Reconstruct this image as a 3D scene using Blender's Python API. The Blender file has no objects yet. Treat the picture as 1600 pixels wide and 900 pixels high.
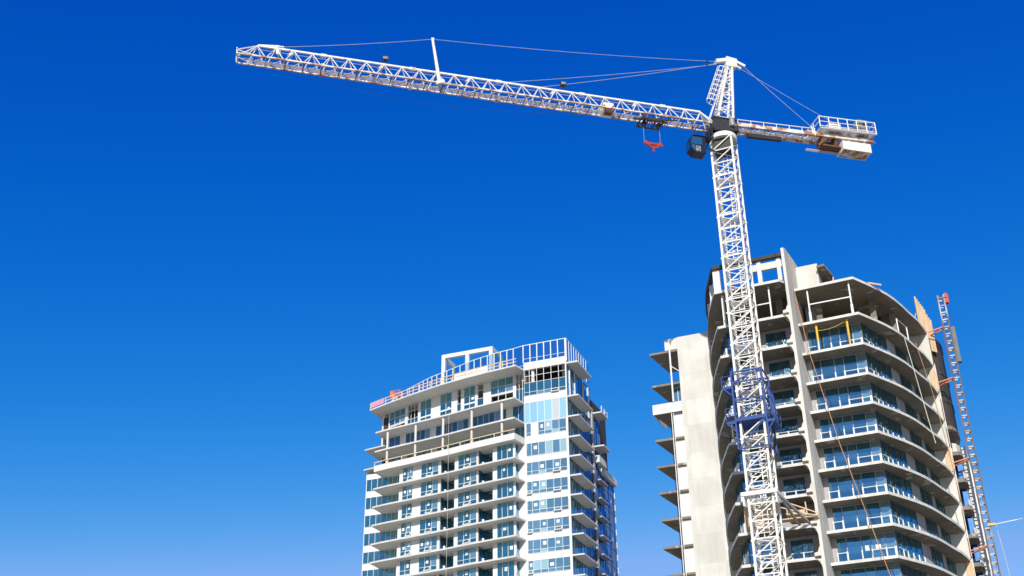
import bpy, math, random
from math import sin, cos, radians as R, pi, hypot
from mathutils import Matrix, Vector
random.seed(7)
S = bpy.context.scene
COL = S.collection

# ---------------------------------------------------------------- camera
cam = bpy.data.cameras.new('camera'); cam_o = bpy.data.objects.new('camera', cam); COL.objects.link(cam_o)
cam.sensor_width = 36.0; cam.lens = 1844.85/1600*36; cam.clip_start = 0.1; cam.clip_end = 6000
cam_o.matrix_world = Matrix.Translation((0, 0, 1.7)) @ Matrix.Rotation(pi/2 + R(27.828), 4, 'X') @ Matrix.Rotation(R(-0.6208), 4, 'Z')
S.camera = cam_o
S.render.resolution_x, S.render.resolution_y = 1024, 576

# ---------------------------------------------------------------- sky, sun, exposure
SUN_EL = R(27.0)
sd = Vector((-0.150, -0.989, 0)).normalized()
sun_dir = Vector((sd.x*cos(SUN_EL), sd.y*cos(SUN_EL), sin(SUN_EL)))
W = bpy.data.worlds.new('World'); S.world = W; W.use_nodes = True
nt = W.node_tree; bg = nt.nodes['Background']
sky = nt.nodes.new('ShaderNodeTexSky'); sky.sky_type = 'NISHITA'; sky.sun_disc = False
sky.sun_elevation = SUN_EL; sky.sun_rotation = math.atan2(sd.x, sd.y)
sky.air_density = 1.0; sky.dust_density = 0.0; sky.ozone_density = 4.0; sky.altitude = 0
# polarised, deep-blue rendition of the clear sky: each channel of the sky graded by its own curve
sep = nt.nodes.new('ShaderNodeSeparateColor'); cmb = nt.nodes.new('ShaderNodeCombineColor')
nt.links.new(sky.outputs[0], sep.inputs[0])
def chan(i, mul, add, power=None):
    src = sep.outputs[i]
    if power:
        pw = nt.nodes.new('ShaderNodeMath'); pw.operation = 'POWER'; pw.inputs[1].default_value = power
        nt.links.new(src, pw.inputs[0]); src = pw.outputs[0]
    ma = nt.nodes.new('ShaderNodeMath'); ma.operation = 'MULTIPLY_ADD'; ma.inputs[1].default_value = mul; ma.inputs[2].default_value = add
    mx = nt.nodes.new('ShaderNodeMath'); mx.operation = 'MAXIMUM'; mx.inputs[1].default_value = 0.0
    mn = nt.nodes.new('ShaderNodeMath'); mn.operation = 'MINIMUM'
    nt.links.new(src, ma.inputs[0]); nt.links.new(ma.outputs[0], mx.inputs[0])
    if i < 2:                                    # never (much) above the natural sky in red and green
        cap = nt.nodes.new('ShaderNodeMath'); cap.operation = 'MULTIPLY'; cap.inputs[1].default_value = (1.0, 1.1)[i]
        nt.links.new(sep.outputs[i], cap.inputs[0])
        nt.links.new(mx.outputs[0], mn.inputs[0]); nt.links.new(cap.outputs[0], mn.inputs[1]); nt.links.new(mn.outputs[0], cmb.inputs[i])
    else: nt.links.new(mx.outputs[0], cmb.inputs[i])
chan(0, 0.038, 0.0, 5.25); chan(1, 0.535, 0.0, 1.55); chan(2, 2.838, 0.0, 0.61)
# the polarisation is strongest away from the sun: towards the sun's side the sky keeps its natural colour
tcw = nt.nodes.new('ShaderNodeTexCoord'); dt = nt.nodes.new('ShaderNodeVectorMath'); dt.operation = 'DOT_PRODUCT'
dt.inputs[1].default_value = sun_dir; nt.links.new(tcw.outputs['Generated'], dt.inputs[0])
mr = nt.nodes.new('ShaderNodeMapRange'); mr.interpolation_type = 'SMOOTHSTEP'
mr.inputs['From Min'].default_value = -0.05; mr.inputs['From Max'].default_value = 0.55
nt.links.new(dt.outputs['Value'], mr.inputs['Value'])
mxs = nt.nodes.new('ShaderNodeMix'); mxs.data_type = 'RGBA'
nt.links.new(mr.outputs[0], mxs.inputs[0]); nt.links.new(cmb.outputs[0], mxs.inputs[6]); nt.links.new(sky.outputs[0], mxs.inputs[7])
nt.links.new(mxs.outputs[2], bg.inputs['Color'])
bg.inputs['Strength'].default_value = 0.10
sl = bpy.data.lights.new('sun', 'SUN'); sl.energy = 4.9; sl.angle = R(0.53); sl.color = (1.0, 0.945, 0.85)
so = bpy.data.objects.new('sun', sl); COL.objects.link(so)
so.rotation_euler = (-sun_dir).to_track_quat('-Z', 'Y').to_euler()
S.view_settings.view_transform = 'Standard'; S.view_settings.look = 'None'
S.view_settings.exposure = 0.0; S.view_settings.gamma = 1.0; S.view_settings.use_curve_mapping = False

# ---------------------------------------------------------------- materials
MATS = {}
def newmat(name):
    m = bpy.data.materials.new(name); m.use_nodes = True; MATS[name] = m
    return m, m.node_tree, m.node_tree.nodes['Principled BSDF']
def mat(name, c1, c2=None, scale=3.0, rough=0.7, metal=0.0, bump=0.0, detail=6.0, lo=0.35, hi=0.65, stretch=None, spec=0.5, third=None):
    """noise mix of two base colours; stretch = per-axis scale of the object coordinates; third = (colour, scale, lo, hi) sparse patches"""
    m, t, p = newmat(name)
    p.inputs['Roughness'].default_value = rough; p.inputs['Metallic'].default_value = metal
    p.inputs['Specular IOR Level'].default_value = spec
    if c2 is None: c2 = tuple(x*0.82 for x in c1)
    tc = t.nodes.new('ShaderNodeTexCoord'); mp = t.nodes.new('ShaderNodeMapping')
    if stretch: mp.inputs['Scale'].default_value = stretch
    t.links.new(tc.outputs['Object'], mp.inputs['Vector'])
    n = t.nodes.new('ShaderNodeTexNoise'); n.inputs['Scale'].default_value = scale; n.inputs['Detail'].default_value = detail; n.inputs['Roughness'].default_value = 0.62
    t.links.new(mp.outputs[0], n.inputs['Vector'])
    r = t.nodes.new('ShaderNodeValToRGB'); r.color_ramp.elements[0].position = lo; r.color_ramp.elements[1].position = hi
    r.color_ramp.elements[0].color = (*c1, 1); r.color_ramp.elements[1].color = (*c2, 1)
    t.links.new(n.outputs['Fac'], r.inputs['Fac']); out = r.outputs['Color']
    if third:
        n2 = t.nodes.new('ShaderNodeTexNoise'); n2.inputs['Scale'].default_value = third[1]; n2.inputs['Detail'].default_value = 8
        t.links.new(tc.outputs['Object'], n2.inputs['Vector'])
        r2 = t.nodes.new('ShaderNodeValToRGB'); r2.color_ramp.elements[0].position = third[2]; r2.color_ramp.elements[1].position = third[3]
        r2.color_ramp.elements[0].color = (0, 0, 0, 1); r2.color_ramp.elements[1].color = (1, 1, 1, 1)
        t.links.new(n2.outputs['Fac'], r2.inputs['Fac'])
        mx = t.nodes.new('ShaderNodeMix'); mx.data_type = 'RGBA'
        t.links.new(r2.outputs['Color'], mx.inputs[0]); t.links.new(out, mx.inputs[6]); mx.inputs[7].default_value = (*third[0], 1)
        out = mx.outputs[2]
    t.links.new(out, p.inputs['Base Color'])
    if bump:
        b = t.nodes.new('ShaderNodeBump'); b.inputs['Strength'].default_value = bump; b.inputs['Distance'].default_value = 0.02
        t.links.new(n.outputs['Fac'], b.inputs['Height']); t.links.new(b.outputs[0], p.inputs['Normal'])
    return m
def glass(name, dark, tint, refl, vary=0.5):
    """coated window glass: dark body, bluish mirror coat, each pane a little different"""
    m, t, p = newmat(name)
    geo = t.nodes.new('ShaderNodeNewGeometry')
    r = t.nodes.new('ShaderNodeValToRGB')
    r.color_ramp.elements[0].color = (*[x*(1-vary) for x in dark], 1); r.color_ramp.elements[1].color = (*[x*(1+vary) for x in dark], 1)
    r.color_ramp.elements[1].position = 0.80
    for pos, col in ((0.86, [x*2.2+.02 for x in dark]), (0.93, [min(.6, x*2.5+.16) for x in dark]), (0.97, [x*.6 for x in dark])):
        e = r.color_ramp.elements.new(pos); e.color = (*col, 1)
    t.links.new(geo.outputs['Random Per Island'], r.inputs['Fac'])
    t.links.new(r.outputs['Color'], p.inputs['Base Color'])
    p.inputs['Roughness'].default_value = 0.25; p.inputs['Specular IOR Level'].default_value = 0.2
    g = t.nodes.new('ShaderNodeBsdfGlossy'); g.inputs['Roughness'].default_value = 0.015; g.inputs['Color'].default_value = (*tint, 1)
    wn = t.nodes.new('ShaderNodeTexWhiteNoise'); wn.noise_dimensions = '1D'; t.links.new(geo.outputs['Random Per Island'], wn.inputs['W'])
    r3 = t.nodes.new('ShaderNodeValToRGB')
    r3.color_ramp.elements[0].color = (tint[0]*.55, tint[1]*.72, tint[2]*.78, 1); r3.color_ramp.elements[1].color = (min(1, tint[0]*1.35), min(1, tint[1]*1.18), min(1, tint[2]*1.08), 1)
    t.links.new(wn.outputs['Value'], r3.inputs['Fac']); t.links.new(r3.outputs['Color'], g.inputs['Color'])
    tc = t.nodes.new('ShaderNodeTexCoord'); n = t.nodes.new('ShaderNodeTexNoise'); n.inputs['Scale'].default_value = 0.9; n.inputs['Detail'].default_value = 1
    t.links.new(tc.outputs['Object'], n.inputs['Vector'])
    b = t.nodes.new('ShaderNodeBump'); b.inputs['Strength'].default_value = 0.25; b.inputs['Distance'].default_value = 0.06
    t.links.new(n.outputs['Fac'], b.inputs['Height']); t.links.new(b.outputs[0], g.inputs['Normal'])
    fr = t.nodes.new('ShaderNodeFresnel'); fr.inputs['IOR'].default_value = 1.6
    ma = t.nodes.new('ShaderNodeMath'); ma.operation = 'MULTIPLY_ADD'; ma.inputs[1].default_value = 1 - refl; ma.inputs[2].default_value = refl
    t.links.new(fr.outputs[0], ma.inputs[0])
    mx = t.nodes.new('ShaderNodeMixShader')
    t.links.new(ma.outputs[0], mx.inputs[0]); t.links.new(p.outputs[0], mx.inputs[1]); t.links.new(g.outputs[0], mx.inputs[2])
    t.links.new(mx.outputs[0], t.nodes['Material Output'].inputs['Surface'])
    return m
def thin_glass(name, tint, refl):
    m, t, p = newmat(name)
    tr = t.nodes.new('ShaderNodeBsdfTransparent'); tr.inputs[0].default_value = (*tint, 1)
    g = t.nodes.new('ShaderNodeBsdfGlossy'); g.inputs['Roughness'].default_value = 0.02; g.inputs['Color'].default_value = (0.8, 0.9, 1, 1)
    mx = t.nodes.new('ShaderNodeMixShader'); mx.inputs[0].default_value = refl
    t.links.new(tr.outputs[0], mx.inputs[1]); t.links.new(g.outputs[0], mx.inputs[2])
    t.links.new(mx.outputs[0], t.nodes['Material Output'].inputs['Surface'])
    return m

mat('white_render', (0.70, 0.69, 0.675), (0.62, 0.61, 0.60), scale=0.6, rough=0.8, lo=0.3, hi=0.75)
mat('slab_white', (0.68, 0.65, 0.60), (0.58, 0.55, 0.50), scale=0.5, rough=0.85, bump=0.1, lo=0.3, hi=0.7)
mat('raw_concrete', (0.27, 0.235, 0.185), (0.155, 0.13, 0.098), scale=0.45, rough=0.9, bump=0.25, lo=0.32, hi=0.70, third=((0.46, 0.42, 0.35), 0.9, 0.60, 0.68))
mat('slab_edge', (0.66, 0.65, 0.64), (0.56, 0.55, 0.54), scale=1.0, rough=0.8)
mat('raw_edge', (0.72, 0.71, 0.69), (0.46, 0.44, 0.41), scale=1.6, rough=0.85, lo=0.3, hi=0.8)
mat('fin_concrete', (0.74, 0.72, 0.67), (0.58, 0.56, 0.515), scale=0.7, rough=0.9, bump=0.2, lo=0.3, hi=0.72, stretch=(1, 1, 0.25))
mat('pale_concrete', (0.68, 0.66, 0.615), (0.53, 0.51, 0.47), scale=0.9, rough=0.9, bump=0.15, lo=0.3, hi=0.75, stretch=(1, 1, 0.22), third=((0.76, 0.74, 0.69), 0.35, 0.45, 0.75))
mat('membrane_and_shade', (0.035, 0.03, 0.028), (0.06, 0.05, 0.045), scale=1.5, rough=0.8)  # black roof membrane; also paints the shade of the upper rear balconies
mat('core_gloom', (0.05, 0.046, 0.042), (0.035, 0.032, 0.03), scale=0.6, rough=0.9)  # near-black: gloom of the interiors is put into the colour
mat('grey_panel', (0.42, 0.41, 0.43), (0.36, 0.35, 0.37), scale=0.8, rough=0.8)
mat('window_frame', (0.72, 0.73, 0.74), (0.66, 0.67, 0.68), scale=2, rough=0.5)
mat('dark_frame', (0.10, 0.12, 0.13), (0.07, 0.08, 0.09), scale=2, rough=0.5)
mat('paper', (0.80, 0.82, 0.80), (0.74, 0.76, 0.76), scale=2, rough=0.8)
mat('crane_white', (0.80, 0.785, 0.74), (0.70, 0.675, 0.61), scale=1.2, rough=0.45, lo=0.35, hi=0.8, third=((0.34, 0.17, 0.08), 2.2, 0.63, 0.72))
mat('crane_rusty', (0.78, 0.74, 0.66), (0.55, 0.42, 0.30), scale=1.1, rough=0.6, lo=0.42, hi=0.75, third=((0.36, 0.17, 0.075), 1.3, 0.44, 0.58))
mat('grating', (0.74, 0.71, 0.71), (0.58, 0.54, 0.53), scale=2.5, rough=0.7, lo=0.4, hi=0.75, third=((0.30, 0.17, 0.10), 2.0, 0.62, 0.72))
mat('machine_grey', (0.33, 0.34, 0.35), (0.22, 0.22, 0.23), scale=1.5, rough=0.5)
mat('black_steel', (0.02, 0.02, 0.022), (0.035, 0.033, 0.033), scale=2, rough=0.5)
mat('navy_paint', (0.005, 0.010, 0.028), (0.008, 0.016, 0.04), scale=2, rough=0.4)
mat('blue_paint', (0.003, 0.045, 0.23), (0.006, 0.06, 0.28), scale=1.5, rough=0.45, third=((0.25, 0.22, 0.2), 3.0, 0.70, 0.76))
mat('red_paint', (0.46, 0.035, 0.012), (0.34, 0.025, 0.01), scale=3, rough=0.5)
mat('orange_paint', (0.75, 0.20, 0.06), (0.62, 0.14, 0.045), scale=3, rough=0.5)
mat('hoist_orange', (0.62, 0.24, 0.12), (0.5, 0.17, 0.08), scale=2, rough=0.6)
mat('yellow_paint', (0.78, 0.46, 0.02), (0.68, 0.38, 0.02), scale=3, rough=0.5)
mat('hoist_rail', (0.15, 0.085, 0.05), (0.07, 0.05, 0.04), scale=0.8, rough=0.6, third=((0.42, 0.41, 0.39), 0.16, 0.56, 0.60))
mat('galvanised', (0.46, 0.45, 0.43), (0.34, 0.30, 0.26), scale=1.0, rough=0.5, metal=0.2, third=((0.30, 0.19, 0.10), 0.45, 0.50, 0.58))
mat('timber', (0.68, 0.53, 0.38), (0.55, 0.40, 0.26), scale=2.0, rough=0.8, stretch=(1, 1, 4))
mat('plywood', (0.72, 0.53, 0.34), (0.56, 0.39, 0.23), scale=1.2, rough=0.8, stretch=(4, 4, 0.6))
mat('brown_panel', (0.20, 0.085, 0.05), (0.12, 0.055, 0.035), scale=2, rough=0.8)
mat('pink_mesh', (0.70, 0.36, 0.45), (0.60, 0.28, 0.38), scale=4, rough=0.9)
mat('rope_orange', (0.56, 0.28, 0.13), (0.46, 0.21, 0.09), scale=4, rough=0.9)
mat('rope_brown', (0.48, 0.29, 0.17), (0.38, 0.22, 0.12), scale=4, rough=0.9)
mat('rope_pale', (0.62, 0.60, 0.50), (0.52, 0.50, 0.42), scale=4, rough=0.9)
mat('wire', (0.50, 0.51, 0.50), (0.42, 0.42, 0.41), scale=2, rough=0.6)
mat('blue_tarp', (0.05, 0.22, 0.62), (0.08, 0.30, 0.70), scale=2, rough=0.6)
glass('glass_front', (0.010, 0.055, 0.085), (0.38, 0.78, 0.92), 0.46)
glass('glass_bay', (0.10, 0.20, 0.29), (0.56, 0.84, 0.97), 0.38, vary=0.3)
glass('glass_wrapped', (0.30, 0.55, 0.74), (0.7, 0.88, 1.0), 0.22, vary=0.18)
glass('glass_green', (0.016, 0.05, 0.06), (0.30, 0.66, 0.95), 0.54)
glass('glass_blue', (0.006, 0.045, 0.12), (0.18, 0.52, 0.92), 0.36)
glass('glass_corner', (0.006, 0.06, 0.17), (0.22, 0.60, 1.0), 0.50)
glass('glass_deep', (0.006, 0.035, 0.10), (0.10, 0.36, 0.74), 0.20)
thin_glass('glass_rail', (0.80, 0.90, 0.94), 0.07)
thin_glass('glass_screen', (0.66, 0.84, 0.93), 0.07)

# open-mesh grating: lets part of the daylight through
t = MATS['grating'].node_tree; p = t.nodes['Principled BSDF']
tl = t.nodes.new('ShaderNodeBsdfTranslucent'); tl.inputs[0].default_value = (0.85, 0.83, 0.84, 1)
tp = t.nodes.new('ShaderNodeBsdfTransparent'); m1 = t.nodes.new('ShaderNodeMixShader'); m1.inputs[0].default_value = 0.45
t.links.new(p.outputs[0], m1.inputs[1]); t.links.new(tl.outputs[0], m1.inputs[2])
m2 = t.nodes.new('ShaderNodeMixShader'); m2.inputs[0].default_value = 0.22
t.links.new(m1.outputs[0], m2.inputs[1]); t.links.new(tp.outputs[0], m2.inputs[2]); t.links.new(m2.outputs[0], t.nodes['Material Output'].inputs['Surface'])
# concrete with faint formwork joints
def joints(name, sx, sz):
    m = MATS[name]; t = m.node_tree; p = t.nodes['Principled BSDF']
    src = p.inputs['Base Color'].links[0].from_socket
    tc = t.nodes.new('ShaderNodeTexCoord'); sp = t.nodes.new('ShaderNodeSeparateXYZ'); t.links.new(tc.outputs['Object'], sp.inputs[0])
    ad = t.nodes.new('ShaderNodeMath'); ad.operation = 'ADD'; t.links.new(sp.outputs[0], ad.inputs[0]); t.links.new(sp.outputs[1], ad.inputs[1])
    cb = t.nodes.new('ShaderNodeCombineXYZ'); t.links.new(ad.outputs[0], cb.inputs[0]); t.links.new(sp.outputs[2], cb.inputs[1])
    br = t.nodes.new('ShaderNodeTexBrick'); br.offset = 0; br.inputs['Scale'].default_value = 1; br.inputs['Brick Width'].default_value = sx; br.inputs['Row Height'].default_value = sz
    br.inputs['Mortar Size'].default_value = 0.012; br.inputs['Mortar Smooth'].default_value = 0.3
    br.inputs['Color1'].default_value = (1, 1, 1, 1); br.inputs['Color2'].default_value = (0.88, 0.875, 0.865, 1); br.inputs['Mortar'].default_value = (0.70, 0.69, 0.67, 1)
    t.links.new(cb.outputs[0], br.inputs['Vector'])
    mx = t.nodes.new('ShaderNodeMix'); mx.data_type = 'RGBA'; mx.blend_type = 'MULTIPLY'; mx.inputs[0].default_value = 1
    t.links.new(src, mx.inputs[6]); t.links.new(br.outputs['Color'], mx.inputs[7]); t.links.new(mx.outputs[2], p.inputs['Base Color'])
joints('pale_concrete', 2.4, 2.62); joints('fin_concrete', 1.25, 2.62)

# ---------------------------------------------------------------- mesh helpers
class MB:
    def __init__(s): s.v = []; s.f = []; s.mi = []; s.k = 0
    def quad(s, *ps):
        n = len(s.v); s.v += [tuple(p) for p in ps]; s.f.append(tuple(range(n, n+len(ps)))); s.mi.append(s.k); return s
    def hexa(s, b, t):
        """b, t: four corner points each, counter-clockwise from above"""
        n = len(s.v); s.v += [tuple(p) for p in b] + [tuple(p) for p in t]
        for f in ((3, 2, 1, 0), (4, 5, 6, 7), (0, 1, 5, 4), (1, 2, 6, 5), (2, 3, 7, 6), (3, 0, 4, 7)):
            s.f.append(tuple(n+i for i in f)); s.mi.append(s.k)
        return s
    def box(s, x0, x1, y0, y1, z0, z1):
        return s.hexa([(x0, y0, z0), (x1, y0, z0), (x1, y1, z0), (x0, y1, z0)], [(x0, y0, z1), (x1, y0, z1), (x1, y1, z1), (x0, y1, z1)])
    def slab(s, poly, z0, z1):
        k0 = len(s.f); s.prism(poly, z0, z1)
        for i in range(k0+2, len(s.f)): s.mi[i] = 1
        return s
    def prism(s, poly, z0, z1):
        n = len(s.v); m = len(poly)
        s.v += [(x, y, z0) for x, y in poly] + [(x, y, z1) for x, y in poly]
        s.f.append(tuple(n+i for i in range(m-1, -1, -1))); s.mi.append(s.k)
        s.f.append(tuple(n+m+i for i in range(m))); s.mi.append(s.k)
        for i in range(m):
            j = (i+1) % m; s.f.append((n+i, n+j, n+m+j, n+m+i)); s.mi.append(s.k)
        return s
    def seg(s, p0, p1, a, b, n0, n1, z0, z1):
        """box along the plan segment p0->p1 (from a to b metres), n0..n1 outwards on its right-hand side"""
        L = hypot(p1[0]-p0[0], p1[1]-p0[1]); T = ((p1[0]-p0[0])/L, (p1[1]-p0[1])/L); N = (T[1], -T[0])
        P = lambda x, n, z: (p0[0]+T[0]*x+N[0]*n, p0[1]+T[1]*x+N[1]*n, z)
        return s.hexa([P(a, n1, z0), P(b, n1, z0), P(b, n0, z0), P(a, n0, z0)], [P(a, n1, z1), P(b, n1, z1), P(b, n0, z1), P(a, n0, z1)])
    def bar(s, p, q, w, h=None, up=(0, 0, 1)):
        h = h or w; p = Vector(p); q = Vector(q); d = (q-p).normalized(); u = Vector(up)
        if abs(d.dot(u)) > 0.97: u = Vector((1, 0, 0))
        x = d.cross(u).normalized()*(w/2); y = x.cross(d).normalized()*(h/2)
        return s.hexa([p-x-y, p+x-y, p+x+y, p-x+y][::-1], [q-x-y, q+x-y, q+x+y, q-x+y][::-1])
    def tube(s, p, q, r, n=8, r2=None):
        r2 = r if r2 is None else r2
        p = Vector(p); q = Vector(q); d = (q-p).normalized(); u = Vector((0, 0, 1)) if abs(d.z) < 0.95 else Vector((1, 0, 0))
        x = d.cross(u).normalized(); y = x.cross(d); b = len(s.v)
        for c, rr in ((p, r), (q, r2)):
            s.v += [tuple(c + x*(rr*cos(2*pi*i/n)) + y*(rr*sin(2*pi*i/n))) for i in range(n)]
        for i in range(n):
            j = (i+1) % n; s.f.append((b+i, b+j, b+n+j, b+n+i)); s.mi.append(s.k)
        s.f.append(tuple(b+i for i in range(n))); s.mi.append(s.k); s.f.append(tuple(b+2*n-1-i for i in range(n))); s.mi.append(s.k)
        return s
    def path(s, pts, r, n=6):
        for a, b in zip(pts, pts[1:]): s.tube(a, b, r, n)
        return s
    def build(s, name, m, parent=None, label=None, loc=None):
        me = bpy.data.meshes.new(name); me.from_pydata(s.v, [], s.f)
        for x in (m if isinstance(m, (list, tuple)) else [m]): me.materials.append(MATS[x])
        me.polygons.foreach_set('material_index', s.mi); me.update()
        o = bpy.data.objects.new(name, me); COL.objects.link(o)
        if parent: o.parent = parent
        if loc: o.location = loc
        if label: o['label'] = label
        return o
def tag(o, label=None, cat=None, group=None, kind=None):
    for k, v in (('label', label), ('category', cat), ('group', group), ('kind', kind)):
        if v: o[k] = v
    return o
def thing(name, label, cat, loc=(0, 0, 0), rz=0.0, group=None):
    o = bpy.data.objects.new(name, None); COL.objects.link(o); o.empty_display_size = 0.5
    o.location = loc; o.rotation_euler = (0, 0, rz)
    return tag(o, label, cat, group)
def lerp(P, u):
    if u <= P[0][0]: return P[0][1]
    for (a, b), (c, d) in zip(P, P[1:]):
        if u <= c: return b + (d-b)*(u-a)/(c-a)
    return P[-1][1]

def window(parent, p0, p1, z0, z1, panes=3, mat_='glass_front', transom=None, hoppers=(), papers=(), frame='window_frame', fw=0.05, name='window', top=None, skip=()):
    """one window: panes as one mesh, frame (mullions, sill, opened hopper sashes) as its child"""
    L = hypot(p1[0]-p0[0], p1[1]-p0[1]); T = ((p1[0]-p0[0])/L, (p1[1]-p0[1])/L); N = (T[1], -T[0])
    P = lambda x, n, z: (p0[0]+T[0]*x+N[0]*n, p0[1]+T[1]*x+N[1]*n, z)
    fr = [i/panes for i in range(panes+1)] if isinstance(panes, int) else list(panes)
    X = [L*f for f in fr]; g = MB(); f = MB()
    for i, (a, b) in enumerate(zip(X, X[1:])):
        if i in skip: continue
        d = [random.uniform(-.006, .006) for _ in range(4)]
        levels = [z0, z1] if transom is None else [z0, transom, z1]
        for k, (za, zb) in enumerate(zip(levels, levels[1:])):
            if i in hoppers and k == 0 and transom is not None:
                g.quad(P(a+.04, .30, za+.04), P(b-.04, .30, za+.04), P(b-.04, .04, zb-.04), P(a+.04, .04, zb-.04))
                for xa in (a+.06, b-.06): f.bar(P(xa, .31, za+.03), P(xa, .05, zb-.03), .09)
                f.bar(P(a+.03, .31, za+.03), P(b-.03, .31, za+.03), .10)
                f.bar(P(a+.03, .05, zb-.03), P(b-.03, .05, zb-.03), .08)
                continue
            g.quad(P(a+.02, .014+d[0], za+.02), P(b-.02, .014+d[1], za+.02), P(b-.02, .014+d[2], zb-.02), P(a+.02, .014+d[3], zb-.02))
        if i in papers:
            w = (b-a)*random.uniform(.3, .5); h = random.uniform(.35, .5); xx = a+(b-a-w)*random.uniform(.3, .7); zz = z0+(z1-z0)*random.uniform(.42, .6)
            g.k = 1; g.quad(P(xx, .035, zz), P(xx+w, .035, zz), P(xx+w, .035, zz+h), P(xx, .035, zz+h)); g.k = 0
    for x in X: f.seg(p0, p1, max(x-fw/2, 0), min(x+fw/2, L), 0.0, .055, z0, z1)
    for a, b in zip(X, X[1:]):
        f.seg(p0, p1, a+fw/2, b-fw/2, 0.0, .05, z0, z0+fw); f.seg(p0, p1, a+fw/2, b-fw/2, 0.0, .05, z1-fw, z1)
        if transom is not None: f.seg(p0, p1, a+fw/2, b-fw/2, 0.0, .048, transom-fw/2, transom+fw/2)
    o = g.build(name, [mat_, 'paper'], parent)
    f.build('frame', frame, o)
    return o
def railing(parent, pts, z, h, sp=1.2, glassy=True, post='window_frame', name='railing', panel='glass_rail', pr=.05):
    """balcony rail along a plan polyline: posts and rails as one mesh, infill as its child"""
    m = MB(); g = MB()
    for a, b in zip(pts, pts[1:]):
        L = hypot(b[0]-a[0], b[1]-a[1]); n = max(1, round(L/sp))
        for i in range(n+1):
            x = a[0]+(b[0]-a[0])*i/n; y = a[1]+(b[1]-a[1])*i/n
            m.box(x-pr, x+pr, y-pr, y+pr, z, z+h)
        m.bar((*a, z+h-.03), (*b, z+h-.03), .04)
        g.seg(a, b, .05, L-.05, -.008, .008, z+.04, z+h-.06)
    o = m.build(name, post, parent)
    if glassy: g.build('glass_infill', panel, o)
    return o
def timber_rail(name, label, pts, z, loc, rz, h=1.0, sp=1.8, cat='guard rail', group=None, rails=(.94, .5)):
    t = thing(name, label, cat, loc, rz, group)
    for a, b in zip(pts, pts[1:]):
        L = hypot(b[0]-a[0], b[1]-a[1]); n = max(1, round(L/sp))
        for i in range(n):
            x = a[0]+(b[0]-a[0])*i/n; y = a[1]+(b[1]-a[1])*i/n
            MB().box(x-.06, x+.06, y-.05, y+.05, z, z+h).build('post', 'timber', t)
        for hh in [h*q_ for q_ in rails]:
            MB().bar((*a, z+hh), (*b, z+hh), .05, .13).build('rail', 'timber', t)
    return t

# ---------------------------------------------------------------- ground
g = MB().quad((-1500, -1500, 0), (1500, -1500, 0), (1500, 3000, 0), (-1500, 3000, 0))
mat('ground_paving', (0.39, 0.355, 0.30), (0.31, 0.28, 0.24), scale=0.05, rough=0.95, third=((0.12, 0.12, 0.12), 0.02, 0.62, 0.66))
tag(g.build('ground', 'ground_paving'), 'grey paved city ground below the towers', None, None, 'structure')

# ================================================================ WHITE TOWER (left in the view)
LT_LOC, LT_RZ = (7.33, 150.0, 0.0), R(-21.67)
LT = thing('apartment_tower', 'white and blue glass apartment tower nearing completion, with a convex balcony front', 'apartment tower', LT_LOC, LT_RZ)
EP = [(-30.45, 1.95), (-28, 1.4), (-23.2, .6), (-17.7, -.4), (-13.5, -1.35), (-10, -2.0), (-6.75, -2.55)]
RP = [(-33.2, 4.84), (-30, 3.6), (-25.2, 1.9), (-19.3, .15), (-15, -.75), (-11, -1.4), (-6.7, -1.95)]
E = lambda u: lerp(EP, u)
ER = lambda u: lerp(RP, u)
SLABS = [58.25, 55.5, 52.82, 50.15, 47.44, 44.85, 42.15, 39.5, 36.9, 34.3]
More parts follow.
